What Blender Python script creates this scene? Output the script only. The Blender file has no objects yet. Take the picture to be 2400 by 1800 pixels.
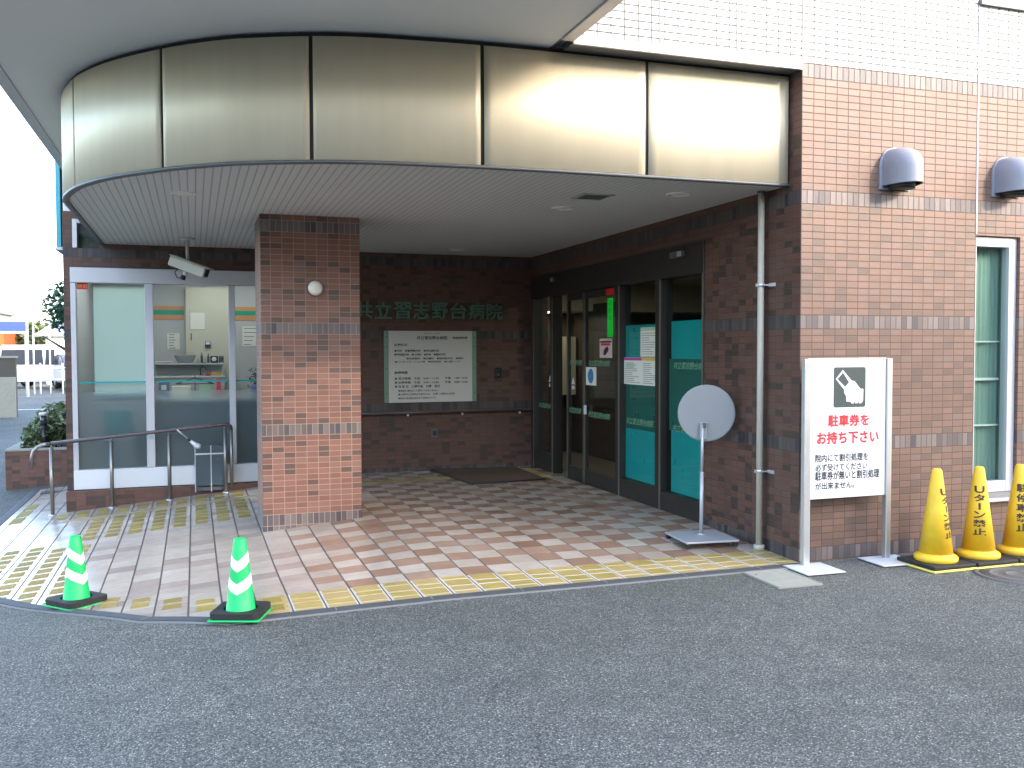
import bpy, bmesh, math, random
from mathutils import Vector, Matrix, noise as mnoise
R = math.radians
scene = bpy.context.scene
COL = scene.collection

# ------------------------------------------------------------------ camera, sky, sun, exposure
cam_d = bpy.data.cameras.new('camera')
cam = bpy.data.objects.new('camera', cam_d)
COL.objects.link(cam)
cam_d.sensor_width = 36.0
cam_d.lens = 2174.84 / 2400 * 36.0
cam_d.clip_start = 0.05
cam_d.clip_end = 1500
YAW, PITCH, ROLL = R(18.888), R(2.066), R(-0.171)
_f = Vector((math.sin(YAW), math.cos(YAW), 0)); _r = Vector((math.cos(YAW), -math.sin(YAW), 0)); _u = Vector((0, 0, 1))
_f2 = _f * math.cos(PITCH) - _u * math.sin(PITCH); _u2 = _u * math.cos(PITCH) + _f * math.sin(PITCH)
_r3 = _r * math.cos(ROLL) + _u2 * math.sin(ROLL); _u3 = _u2 * math.cos(ROLL) - _r * math.sin(ROLL)
_m = Matrix((_r3, _u3, -_f2)).transposed().to_4x4()
_m.translation = Vector((-4.143, -5.676, 1.549))
cam.matrix_world = _m
scene.camera = cam

SUN_TO = Vector((.20, -.30, .15)).normalized()
SUN_EL = math.asin(SUN_TO.z); SUN_AZ = math.atan2(SUN_TO.x, SUN_TO.y)
world = bpy.data.worlds.new("World"); scene.world = world
world.use_nodes = True
wn = world.node_tree.nodes; wl = world.node_tree.links
wn.clear()
sky = wn.new('ShaderNodeTexSky'); sky.sky_type = 'NISHITA'; sky.sun_disc = False
sky.sun_elevation = SUN_EL; sky.sun_rotation = SUN_AZ
sky.air_density = 1.0; sky.dust_density = 2.5; sky.ozone_density = 1.0
bgn = wn.new('ShaderNodeBackground'); bgn.inputs['Strength'].default_value = 0.15
wo = wn.new('ShaderNodeOutputWorld')
wl.new(sky.outputs[0], bgn.inputs[0]); wl.new(bgn.outputs[0], wo.inputs[0])

sun_d = bpy.data.lights.new('sun', 'SUN'); sun = bpy.data.objects.new('sun', sun_d); COL.objects.link(sun)
sun_d.energy = 0.5; sun_d.angle = R(3.5); sun_d.color = (1.0, 0.93, 0.82)
sun.rotation_euler = SUN_TO.to_track_quat('Z', 'Y').to_euler()

vs = scene.view_settings
vs.view_transform = 'Standard'; vs.look = 'None'; vs.exposure = 3.25; vs.gamma = 1.0
scene.cycles.max_bounces = 8; scene.cycles.transparent_max_bounces = 16
scene.cycles.caustics_reflective = False; scene.cycles.caustics_refractive = False
scene.cycles.sample_clamp_indirect = 6.0

# ------------------------------------------------------------------ material helpers
class NT:
    def __init__(s, m):
        s.t = m.node_tree; s.n = s.t.nodes; s.l = s.t.links
    def new(s, ty, **kw):
        k = s.n.new(ty)
        for a, b in kw.items(): setattr(k, a, b)
        return k
    def put(s, sock, v):
        if isinstance(v, bpy.types.NodeSocket): s.l.new(v, sock)
        else: sock.default_value = v
    def math(s, op, a, b=0.0, c=0.0):
        k = s.new('ShaderNodeMath', operation=op)
        s.put(k.inputs[0], a); s.put(k.inputs[1], b); s.put(k.inputs[2], c)
        return k.outputs[0]
    def mix(s, f, a, b, kind='MIX'):
        k = s.new('ShaderNodeMix', data_type='RGBA', blend_type=kind)
        s.put(k.inputs[0], f); s.put(k.inputs[6], a); s.put(k.inputs[7], b)
        return k.outputs[2]
    def fmix(s, f, a, b):
        k = s.new('ShaderNodeMix', data_type='FLOAT')
        s.put(k.inputs[0], f); s.put(k.inputs[2], a); s.put(k.inputs[3], b)
        return k.outputs[0]
    def ramp(s, f, pts, interp='LINEAR'):
        k = s.new('ShaderNodeValToRGB'); cr = k.color_ramp; cr.interpolation = interp
        while len(cr.elements) > 1: cr.elements.remove(cr.elements[-1])
        cr.elements[0].position = pts[0][0]; cr.elements[0].color = c4(pts[0][1])
        for p, c in pts[1:]:
            e = cr.elements.new(p); e.color = c4(c)
        s.put(k.inputs[0], f)
        return k.outputs[0]
    def noise(s, vec, scale, detail=3.0, rough=.55):
        k = s.new('ShaderNodeTexNoise'); s.put(k.inputs['Vector'], vec)
        k.inputs['Scale'].default_value = scale; k.inputs['Detail'].default_value = detail; k.inputs['Roughness'].default_value = rough
        return k.outputs[0]
def c4(c): return (c[0], c[1], c[2], 1.0)

def base_mat(name):
    m = bpy.data.materials.new(name); m.use_nodes = True
    n = NT(m); n.n.clear()
    out = n.new('ShaderNodeOutputMaterial')
    p = n.new('ShaderNodeBsdfPrincipled')
    n.l.new(p.outputs[0], out.inputs[0])
    return m, n, p, out

def mat(name, col, rough=.5, metal=0.0, var=.08, vscale=6.0, bump=0.0, bscale=60.0, spec=.5, coat=0.0, emit=None, es=0.0, island=0.0):
    m, n, p, out = base_mat(name)
    geo = n.new('ShaderNodeNewGeometry')
    pos = geo.outputs['Position']
    nz = n.noise(pos, vscale, 5.0, .6)
    dark = tuple(max(0, x * (1 - var)) for x in col); lite = tuple(min(1, x * (1 + var)) for x in col)
    c = n.mix(nz, c4(dark), c4(lite))
    if island:
        k = n.math('MULTIPLY_ADD', geo.outputs['Random Per Island'], 2 * island, 1 - island)
        cm = n.new('ShaderNodeCombineColor'); [n.l.new(k, cm.inputs[i]) for i in range(3)]
        c = n.mix(1.0, c, cm.outputs[0], 'MULTIPLY')
    n.l.new(c, p.inputs['Base Color'])
    rr = n.math('MULTIPLY_ADD', n.noise(pos, vscale * 2.3, 4.0), .16, rough - .08)
    n.l.new(rr, p.inputs['Roughness'])
    p.inputs['Metallic'].default_value = metal
    p.inputs['Specular IOR Level'].default_value = spec
    p.inputs['Coat Weight'].default_value = coat
    if bump:
        b = n.new('ShaderNodeBump'); b.inputs['Strength'].default_value = bump; b.inputs['Distance'].default_value = .004
        n.l.new(n.noise(pos, bscale, 4.0), b.inputs['Height']); n.l.new(b.outputs[0], p.inputs['Normal'])
    if emit:
        p.inputs['Emission Color'].default_value = c4(emit); p.inputs['Emission Strength'].default_value = es
    return m

def tile_wall_mat(name, body, band, grout, bands=True, gw=.006, rough=.5, band_gain=1.0):
    """stack-bonded 100 x 50 mm wall tiles in world metres, with a soldier course every 0.9 m"""
    m, n, p, out = base_mat(name)
    geo = n.new('ShaderNodeNewGeometry')
    sp = n.new('ShaderNodeSeparateXYZ'); n.l.new(geo.outputs['Position'], sp.inputs[0])
    sn = n.new('ShaderNodeSeparateXYZ'); n.l.new(geo.outputs['True Normal'], sn.inputs[0])
    ax = n.math('GREATER_THAN', n.math('ABSOLUTE', sn.outputs[0]), .5)
    u = n.fmix(ax, sp.outputs[0], sp.outputs[1])
    v = sp.outputs[2]
    if bands:
        b1 = n.math('GREATER_THAN', n.math('FLOORED_MODULO', n.math('ADD', v, .9), .9), .8)
        b2 = n.math('LESS_THAN', v, .1)
        inb = n.math('MAXIMUM', b1, b2)
    else:
        inb = n.math('MULTIPLY', v, 0.0)
    w = n.fmix(inb, .1, .05); h = n.fmix(inb, .05, .1)
    cu = n.math('DIVIDE', u, w); cv = n.math('DIVIDE', n.math('ADD', v, 1.0), h)
    fu = n.math('FRACT', cu); fv = n.math('FRACT', cv)
    du = n.math('MULTIPLY', n.math('MINIMUM', fu, n.math('SUBTRACT', 1.0, fu)), w)
    dv = n.math('MULTIPLY', n.math('MINIMUM', fv, n.math('SUBTRACT', 1.0, fv)), h)
    d = n.math('MINIMUM', du, dv)
    mr = n.new('ShaderNodeMapRange', interpolation_type='SMOOTHSTEP')
    n.l.new(d, mr.inputs[0]); mr.inputs[1].default_value = gw * .5 - .0008; mr.inputs[2].default_value = gw * .5 + .0012
    tile = mr.outputs[0]
    cb = n.new('ShaderNodeCombineXYZ')
    n.l.new(n.math('FLOOR', cu), cb.inputs[0]); n.l.new(n.math('FLOOR', cv), cb.inputs[1])
    n.l.new(n.math('MULTIPLY_ADD', ax, 37.0, n.math('MULTIPLY', inb, 91.0)), cb.inputs[2])
    wn_ = n.new('ShaderNodeTexWhiteNoise', noise_dimensions='3D'); n.l.new(cb.outputs[0], wn_.inputs[0])
    r = wn_.outputs[0]
    c_body = n.ramp(r, body); c_band = n.ramp(r, band)
    c = n.mix(inb, c_body, c_band)
    pos = geo.outputs['Position']
    mott = n.noise(pos, 45.0, 4.0)
    c = n.mix(n.math('MULTIPLY_ADD', mott, .5, .05), c, n.mix(1.0, c, (.78, .74, .72, 1), 'MULTIPLY'))
    stain = n.ramp(n.noise(pos, 1.3, 5.0, .65), [(0.3, (.84, .84, .84)), (.62, (1.04, 1.03, 1.03))])
    c = n.mix(1.0, c, stain, 'MULTIPLY')
    gcol = n.mix(n.noise(pos, 9.0, 3.0), c4(tuple(x * .8 for x in grout)), c4(tuple(min(1, x * 1.2) for x in grout)))
    c = n.mix(tile, gcol, c)
    n.l.new(c, p.inputs['Base Color'])
    n.l.new(n.fmix(tile, .9, n.math('MULTIPLY_ADD', r, .12, rough)), p.inputs['Roughness'])
    hgt = n.math('ADD', n.math('MULTIPLY', tile, 1.0), n.math('MULTIPLY_ADD', mott, .35, n.math('MULTIPLY', r, .3)))
    bp = n.new('ShaderNodeBump'); bp.inputs['Strength'].default_value = .55; bp.inputs['Distance'].default_value = .003
    n.l.new(hgt, bp.inputs['Height']); n.l.new(bp.outputs[0], p.inputs['Normal'])
    return m

BODY = [(0, (.105, .062, .048)), (.17, (.125, .070, .054)), (.22, (.195, .092, .064)), (.5, (.230, .106, .073)), (.85, (.255, .122, .086)), (1, (.225, .128, .098))]
BAND = [(0, (.060, .055, .064)), (.3, (.105, .088, .090)), (.6, (.155, .125, .115)), (1, (.195, .162, .148))]
M = {}
BODYF = [(0, (.115, .077, .060)), (.12, (.130, .085, .066)), (.2, (.152, .091, .066)), (.5, (.170, .101, .073)), (.85, (.186, .112, .083)), (1, (.165, .113, .088))]
M['brick'] = tile_wall_mat('brick_wall_tile', BODYF, BAND, (.095, .056, .044), gw=.006)
M['brick_plain'] = tile_wall_mat('plain_brown_tile', [(p_, tuple(x * .62 for x in c_)) for p_, c_ in BODY], BAND, (.12, .07, .055), bands=False, gw=.004)
M['brick_pale_joint'] = tile_wall_mat('brick_wall_tile_pale_joint', BODY, BAND, (.36, .25, .205), gw=.005)
BODY_SHADE = [(p_, tuple(x * .50 for x in c_)) for p_, c_ in BODY]  # tile colours halved, so the porch shade is put into the material
BAND_SHADE = [(p_, tuple(x * .50 for x in c_)) for p_, c_ in BAND]
M['brick_brown'] = tile_wall_mat('brown_wall_tile', BODY_SHADE, BAND_SHADE, (.08, .056, .046), gw=.005)
WH = [(0, (.74, .73, .66)), (.5, (.80, .80, .76)), (1, (.82, .82, .80))]
M['white_tile'] = tile_wall_mat('white_wall_tile', WH, WH, (.09, .088, .085), bands=False, gw=.010, rough=.28)
M['white_paint'] = mat('white_paint', (.74, .75, .76), .45, var=.04, bump=.1)
M['cream_paint'] = mat('cream_paint', (.56, .54, .43), .5, var=.03)
M['room_wall'] = mat('room_wallpaper', (.47, .48, .48), .7, var=.03)
M['soffit_paint'] = mat('overhang_paint', (.80, .82, .83), .75, var=.05, vscale=1.2, bump=.12, bscale=25)
M['alu'] = mat('satin_aluminium', (.62, .63, .64), .38, .85, var=.04)
M['alu_white'] = mat('white_aluminium', (.54, .53, .55), .4, .15, var=.03)
M['bronze'] = mat('bronze_aluminium', (.055, .050, .044), .42, .6, var=.06)
M['bronze_edge'] = mat('bronze_edge', (.30, .27, .23), .38, .8, var=.05)
M['dark_gap'] = mat('dark_joint', (.03, .028, .026), .8)
M['dark_trim'] = mat('dark_trim', (.09, .095, .10), .5)
M['seal_blue'] = mat('joint_sealant', (.45, .44, .50), .7)
M['seal_grey'] = mat('grey_sealant', (.22, .21, .20), .8)
M['steel'] = mat('stainless_steel', (.27, .25, .23), .36, .8, var=.08)
M['rail_brown'] = mat('brown_rail', (.105, .075, .075), .35, .3)
M['galv'] = mat('galvanised', (.46, .47, .49), .5, .4, var=.08)
M['grey_disc'] = mat('grey_sheet_metal', (.25, .255, .26), .55, .1, var=.05, vscale=3)
M['pipe'] = mat('grey_beige_pipe', (.42, .39, .32), .45, var=.05)
M['black_rubber'] = mat('black_rubber', (.014, .013, .013), .7, var=.2, bump=.2)
M['black'] = mat('black_plastic', (.015, .016, .018), .4)
M['cone_yellow'] = mat('yellow_plastic', (.76, .47, .025), .48, var=.16, vscale=14, bump=.15, bscale=30)
M['cone_yellow_pale'] = mat('faded_yellow_plastic', (.80, .66, .12), .5, var=.08)
M['cone_green'] = mat('green_plastic', (.0, .41, .10), .5, var=.18, vscale=16, bump=.15, bscale=40)
M['band_white'] = mat('reflective_white_band', (.80, .80, .82), .35, var=.03)
M['ink_black'] = mat('black_ink', (.018, .018, .018), .6)
M['ink_brown'] = mat('brown_black_ink', (.05, .03, .012), .6)
M['ink_red'] = mat('red_ink', (.70, .02, .03), .5)
M['sign_white'] = mat('white_sign_face', (.66, .67, .68), .3, var=.02, vscale=2)
M['sign_grey'] = mat('dark_grey_green_ink', (.045, .062, .058), .4)
M['letter_green'] = mat('patina_green_letters', (.085, .185, .125), .5, .2, var=.2, vscale=20)
M['board'] = mat('board_face', (.56, .545, .50), .4, var=.04)
M['board_green'] = mat('board_green_strip', (.16, .27, .19), .4, var=.1)
M['ink_green'] = mat('dark_green_ink', (.02, .10, .05), .5)
M['concrete'] = mat('concrete', (.27, .265, .22), .85, var=.18, vscale=14, bump=.3, bscale=90)
M['concrete_rim'] = mat('concrete_rim', (.26, .25, .21), .85, var=.1)
M['iron'] = mat('manhole_iron', (.12, .115, .11), .6, .3, var=.2, vscale=30, bump=.5, bscale=60)
M['kerb'] = mat('kerb_stone', (.058, .062, .068), .75, var=.2, vscale=8, bump=.25)
M['kerb_joint'] = mat('kerb_mortar', (.20, .20, .20), .9)
M['mat'] = mat('brown_door_mat', (.085, .048, .026), .95, var=.18, vscale=60, bump=.6, bscale=220)
M['cctv'] = mat('cctv_housing', (.56, .55, .48), .45, var=.03)
M['lamp_glass'] = mat('lamp_diffuser', (.80, .78, .70), .35, emit=(1, .97, .88), es=.0)
M['wood'] = mat('lobby_wood', (.045, .034, .022), .45, var=.3, vscale=3)
M['lobby_dark'] = mat('lobby_dark', (.16, .20, .165), .6)
M['lobby_ceiling'] = mat('lobby_ceiling', (.50, .50, .40), .8)
M['lobby_cream'] = mat('lobby_cream', (.42, .38, .26), .7)
M['lobby_floor'] = mat('lobby_floor', (.11, .09, .07), .35)
M['light'] = mat('lit_lamp', (.9, .88, .8), .5, emit=(1, .95, .78), es=9.0)
M['room_light'] = mat('lit_fluorescent', (.9, .9, .88), .5, emit=(.93, .97, 1), es=1.0)
M['orange_stripe'] = mat('orange_stripe', (.58, .27, .12), .6)
M['green_stripe'] = mat('green_stripe', (.01, .33, .20), .6)
M['blind_solid'] = mat('pale_green_blind', (.58, .68, .62), .75, var=.03, emit=(.55, .78, .68), es=0.0)
M['paper'] = mat('paper', (.74, .73, .66), .75, var=.02)
M['paper_pink'] = mat('pink_paper', (.62, .45, .45), .75)
M['purple'] = mat('purple_ink', (.42, .07, .32), .6)
M['amber'] = mat('amber_ink', (.72, .45, .10), .6)
M['pale_green'] = mat('pale_green_ink', (.42, .56, .40), .6)
M['blue_ink'] = mat('blue_ink', (.05, .20, .42), .6)
M['grey_ink'] = mat('grey_ink', (.25, .25, .25), .7)
M['red_sticker'] = mat('red_sticker', (.60, .012, .02), .5)
M['green_led'] = mat('lit_green_strip', (.0, .30, .02), .5, emit=(.0, .8, .05), es=.03)
M['teal'] = mat('teal_film', (.0, .31, .32), .3, var=.22, vscale=1.3)
M['teal_dark'] = mat('deep_teal_film', (.010, .12, .10), .3, var=.1, vscale=4)
M['film_letter'] = mat('pale_green_film', (.16, .36, .22), .5)
M['teal_sign'] = mat('turquoise_sign', (.02, .36, .46), .4)
M['plastic_teal'] = mat('teal_plastic', (.01, .30, .27), .5)
M['plastic_white'] = mat('white_plastic', (.68, .70, .70), .45)
M['plastic_blue'] = mat('blue_plastic', (.12, .20, .42), .5)
M['skirt_dark'] = mat('dark_grey_lacquer', (.07, .075, .085), .4)
M['soil'] = mat('soil', (.05, .036, .025), .95, var=.3)
M['bark'] = mat('bark', (.075, .055, .04), .9, var=.3, vscale=20)
M['asphalt_patch'] = mat('drain_grate', (.05, .055, .065), .6)
M['house_white'] = mat('pale_house_wall', (.70, .68, .64), .8, var=.05)
M['house_orange'] = mat('orange_shop_wall', (.36, .085, .015), .8)
M['roof_grey'] = mat('grey_roof', (.16, .17, .19), .8)
M['roof_blue'] = mat('blue_grey_roof', (.22, .28, .44), .6)
M['car_white'] = mat('white_car_paint', (.78, .78, .79), .25, coat=.5, var=.02)
M['car_dark'] = mat('dark_car_paint', (.06, .065, .085), .25, coat=.5)
M['car_glass'] = mat('car_glass', (.03, .035, .05), .1)
M['tail_red'] = mat('tail_lamp', (.5, .02, .02), .3)
M['sign_blue'] = mat('blue_sign', (.05, .09, .48), .45)
M['across_pale'] = mat('pale_render', (.30, .29, .26), .85)
M['block_wall'] = mat('block_wall', (.075, .068, .055), .9, var=.15)
M['across_wall'] = mat('tan_render', (.22, .19, .15), .85, var=.08, vscale=1)

def blind_mat():
    m, n, p, out = base_mat('pale_green_blind_cloth')
    p.inputs['Base Color'].default_value = (.70, .78, .73, 1); p.inputs['Roughness'].default_value = .8
    tr = n.new('ShaderNodeBsdfTranslucent'); tr.inputs[0].default_value = (.78, .86, .80, 1)
    mx = n.new('ShaderNodeMixShader'); mx.inputs[0].default_value = .45
    n.l.new(p.outputs[0], mx.inputs[1]); n.l.new(tr.outputs[0], mx.inputs[2]); n.l.new(mx.outputs[0], out.inputs[0])
    return m
M['blind'] = blind_mat()
def leaf_mat(name, cols):
    m, n, p, out = base_mat(name)
    geo = n.new('ShaderNodeNewGeometry')
    c = n.ramp(geo.outputs['Random Per Island'], cols)
    n.l.new(c, p.inputs['Base Color']); p.inputs['Roughness'].default_value = .45
    tr = n.new('ShaderNodeBsdfTranslucent'); n.l.new(c, tr.inputs[0])
    mx = n.new('ShaderNodeMixShader'); mx.inputs[0].default_value = .22
    n.l.new(p.outputs[0], mx.inputs[1]); n.l.new(tr.outputs[0], mx.inputs[2]); n.l.new(mx.outputs[0], out.inputs[0])
    return m
M['leaf_bush'] = leaf_mat('bush_leaf', [(0, (.045, .07, .03)), (.5, (.10, .14, .06)), (.85, (.16, .20, .09)), (1, (.30, .32, .19))])
M['leaf_tree'] = leaf_mat('tree_leaf', [(0, (.012, .05, .025)), (.6, (.025, .085, .045)), (1, (.05, .13, .07))])

def glass_mat(name, tint=(1, 1, 1), refl=1.0):
    m, n, p, out = base_mat(name)
    n.n.remove(p)
    tr = n.new('ShaderNodeBsdfTransparent'); tr.inputs[0].default_value = c4(tint)
    gl = n.new('ShaderNodeBsdfGlossy'); gl.inputs['Roughness'].default_value = .012
    fr = n.new('ShaderNodeFresnel'); fr.inputs[0].default_value = 1.5
    geo = n.new('ShaderNodeNewGeometry')
    bp = n.new('ShaderNodeBump'); bp.inputs['Strength'].default_value = .015; bp.inputs['Distance'].default_value = .02
    n.l.new(n.noise(geo.outputs['Position'], 2.2, 2.0), bp.inputs['Height']); n.l.new(bp.outputs[0], gl.inputs['Normal'])
    k = n.math('MULTIPLY', n.math('MULTIPLY', fr.outputs[0], refl), n.math('SUBTRACT', 1.0, geo.outputs['Backfacing']))
    mx = n.new('ShaderNodeMixShader'); n.l.new(k, mx.inputs[0]); n.l.new(tr.outputs[0], mx.inputs[1]); n.l.new(gl.outputs[0], mx.inputs[2])
    n.l.new(mx.outputs[0], out.inputs[0])
    return m
M['glass'] = glass_mat('clear_glass', (.94, .965, .95))
M['glass_green'] = glass_mat('greenish_glass', (.955, .985, .97))
M['glass_dark'] = glass_mat('grey_green_glass', (.88, .95, .92))

def frost_mat():
    m, n, p, out = base_mat('frosted_glass_film')
    n.n.remove(p)
    rf = n.new('ShaderNodeBsdfRefraction'); rf.inputs['Roughness'].default_value = .46; rf.inputs['IOR'].default_value = 1.35
    rf.inputs[0].default_value = (.84, .92, .94, 1)
    df = n.new('ShaderNodeBsdfDiffuse'); df.inputs[0].default_value = (.34, .44, .46, 1)
    gl = n.new('ShaderNodeBsdfGlossy'); gl.inputs['Roughness'].default_value = .12
    fr = n.new('ShaderNodeFresnel'); fr.inputs[0].default_value = 1.45
    a = n.new('ShaderNodeMixShader'); a.inputs[0].default_value = .20
    n.l.new(rf.outputs[0], a.inputs[1]); n.l.new(df.outputs[0], a.inputs[2])
    geo = n.new('ShaderNodeNewGeometry')
    b = n.new('ShaderNodeMixShader'); n.l.new(n.math('MULTIPLY', fr.outputs[0], n.math('SUBTRACT', 1.0, geo.outputs['Backfacing'])), b.inputs[0]); n.l.new(a.outputs[0], b.inputs[1]); n.l.new(gl.outputs[0], b.inputs[2])
    n.l.new(b.outputs[0], out.inputs[0])
    return m
M['frost'] = frost_mat()

def asphalt_mat():
    m, n, p, out = base_mat('asphalt')
    geo = n.new('ShaderNodeNewGeometry'); pos = geo.outputs['Position']
    vo = n.new('ShaderNodeTexVoronoi'); n.l.new(pos, vo.inputs['Vector']); vo.inputs['Scale'].default_value = 130.0
    sc = n.new('ShaderNodeSeparateColor'); n.l.new(vo.outputs['Color'], sc.inputs[0])
    stone = n.ramp(sc.outputs[0], [(0, (.058, .058, .056)), (.45, (.158, .157, .150)), (.8, (.262, .260, .248)), (.955, (.36, .355, .34)), (.985, (.5, .5, .48)), (1, (.65, .65, .63))])
    gap = n.math('MULTIPLY', vo.outputs['Distance'], 1.25)
    c = n.mix(gap, stone, (.028, .028, .030, 1))
    big = n.ramp(n.noise(pos, .55, 5.0, .6), [(.28, (.76, .77, .76)), (.5, (1, 1, .99)), (.72, (1.2, 1.19, 1.16))])
    c = n.mix(1.0, c, big, 'MULTIPLY')
    mid = n.ramp(n.noise(pos, 6.0, 4.0), [(.3, (.85, .88, .82)), (.7, (1.12, 1.14, 1.06))])
    c = n.mix(1.0, c, mid, 'MULTIPLY')
    sp = n.new('ShaderNodeSeparateXYZ'); n.l.new(pos, sp.inputs[0])
    # patchy dark green tint that grows towards the foot of the building
    mz = n.new('ShaderNodeMapRange'); n.l.new(sp.outputs[1], mz.inputs[0]); mz.inputs[1].default_value = -1.0; mz.inputs[2].default_value = -.25
    mx_ = n.new('ShaderNodeMapRange'); n.l.new(n.math('ABSOLUTE', n.math('ADD', sp.outputs[0], .7)), mx_.inputs[0]); mx_.inputs[1].default_value = 1.1; mx_.inputs[2].default_value = .2
    ms = n.math('MULTIPLY', n.math('MULTIPLY', mz.outputs[0], mx_.outputs[0]), n.ramp(n.noise(pos, 7.0, 5.0, .7), [(.45, (0, 0, 0)), (.7, (.7, .7, .7))]))
    c = n.mix(ms, c, (.07, .085, .035, 1))
    n.l.new(c, p.inputs['Base Color']); p.inputs['Roughness'].default_value = .82
    bp = n.new('ShaderNodeBump'); bp.inputs['Strength'].default_value = .7; bp.inputs['Distance'].default_value = .004; bp.invert = True
    n.l.new(n.math('ADD', vo.outputs['Distance'], n.math('MULTIPLY', sc.outputs[1], -.5)), bp.inputs['Height']); n.l.new(bp.outputs[0], p.inputs['Normal'])
    return m
M['asphalt'] = asphalt_mat()

def paver_mat(name, cols, rough=.22, groove=.10):
    m, n, p, out = base_mat(name)
    geo = n.new('ShaderNodeNewGeometry'); pos = geo.outputs['Position']
    c = n.ramp(geo.outputs['Random Per Island'], cols)
    d = n.ramp(n.noise(pos, 4.0, 5.0, .65), [(.3, (.84, .83, .82)), (.65, (1.03, 1.03, 1.03))])
    c = n.mix(1.0, c, d, 'MULTIPLY')
    n.l.new(c, p.inputs['Base Color'])
    n.l.new(n.math('MULTIPLY_ADD', n.noise(pos, 12.0, 4.0), .2, rough - .1), p.inputs['Roughness'])
    sp = n.new('ShaderNodeSeparateXYZ'); n.l.new(pos, sp.inputs[0])
    g = n.math('SINE', n.math('MULTIPLY', sp.outputs[1], 6.2832 / .05))
    bp = n.new('ShaderNodeBump'); bp.inputs['Strength'].default_value = groove; bp.inputs['Distance'].default_value = .0015
    n.l.new(n.math('MULTIPLY_ADD', n.noise(pos, 30.0, 3.0), .6, g), bp.inputs['Height']); n.l.new(bp.outputs[0], p.inputs['Normal'])
    return m
M['pav_white'] = paver_mat('pale_paver', [(0, (.40, .335, .27)), (.5, (.45, .385, .315)), (1, (.50, .435, .365))])
M['pav_tan'] = paver_mat('tan_paver', [(0, (.28, .168, .115)), (.5, (.33, .205, .145)), (1, (.37, .25, .185))])
M['pav_rose'] = paver_mat('rose_paver', [(0, (.34, .265, .225)), (.5, (.385, .305, .26)), (1, (.425, .35, .30))])
M['pav_yellow'] = paver_mat('yellow_paver', [(0, (.33, .25, .075)), (.5, (.38, .29, .095)), (1, (.42, .31, .14))], .4)
M['pav_olive'] = mat('yellow_tactile_bar', (.26, .195, .05), .7, var=.15, island=.18, spec=.2)
M['pav_edge'] = mat('pale_grout', (.52, .47, .40), .8)
M['pav_strip'] = mat('faded_yellow_strip', (.30, .24, .12), .6, var=.12)
M['pav_grout'] = mat('dark_grout', (.10, .085, .08), .9)

def fascia_mat():
    m, n, p, out = base_mat('champagne_metal')
    geo = n.new('ShaderNodeNewGeometry'); pos = geo.outputs['Position']
    nz = n.noise(pos, 1.6, 3.0)
    mp = n.new('ShaderNodeMapping'); mp.inputs['Scale'].default_value = (5, 5, .5); n.l.new(pos, mp.inputs[0])
    streak = n.ramp(n.noise(mp.outputs[0], 2.0, 5.0, .65), [(.30, (.955, .95, .945)), (.6, (1, 1, 1))])
    n.l.new(n.mix(1.0, n.mix(nz, (.64, .570, .425, 1), (.70, .63, .48, 1)), streak, 'MULTIPLY'), p.inputs['Base Color'])
    p.inputs['Metallic'].default_value = .42
    n.l.new(n.math('MULTIPLY_ADD', n.noise(pos, 3.0, 4.0), .10, .52), p.inputs['Roughness'])
    bp = n.new('ShaderNodeBump'); bp.inputs['Strength'].default_value = .06; bp.inputs['Distance'].default_value = .02
    n.l.new(n.noise(pos, 1.1, 1.0), bp.inputs['Height']); n.l.new(bp.outputs[0], p.inputs['Normal'])
    return m
M['fascia'] = fascia_mat()

def slat_mat():
    m, n, p, out = base_mat('slatted_soffit')
    geo = n.new('ShaderNodeNewGeometry'); pos = geo.outputs['Position']
    sp = n.new('ShaderNodeSeparateXYZ'); n.l.new(pos, sp.inputs[0])
    f = n.math('FRACT', n.math('DIVIDE', n.math('ADD', sp.outputs[0], 10.0), .055))
    d = n.math('MULTIPLY', n.math('MINIMUM', f, n.math('SUBTRACT', 1.0, f)), .055)
    mr = n.new('ShaderNodeMapRange', interpolation_type='SMOOTHSTEP'); n.l.new(d, mr.inputs[0]); mr.inputs[1].default_value = .001; mr.inputs[2].default_value = .007
    nz = n.noise(pos, 2.0, 4.0)
    c = n.mix(nz, (.58, .60, .60, 1), (.64, .66, .66, 1))
    c = n.mix(mr.outputs[0], n.mix(1.0, c, (.62, .62, .62, 1), 'MULTIPLY'), c)
    n.l.new(c, p.inputs['Base Color']); p.inputs['Roughness'].default_value = .5
    bp = n.new('ShaderNodeBump'); bp.inputs['Strength'].default_value = .6; bp.inputs['Distance'].default_value = .006
    n.l.new(mr.outputs[0], bp.inputs['Height']); n.l.new(bp.outputs[0], p.inputs['Normal'])
    return m
M['slat'] = slat_mat()

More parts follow.
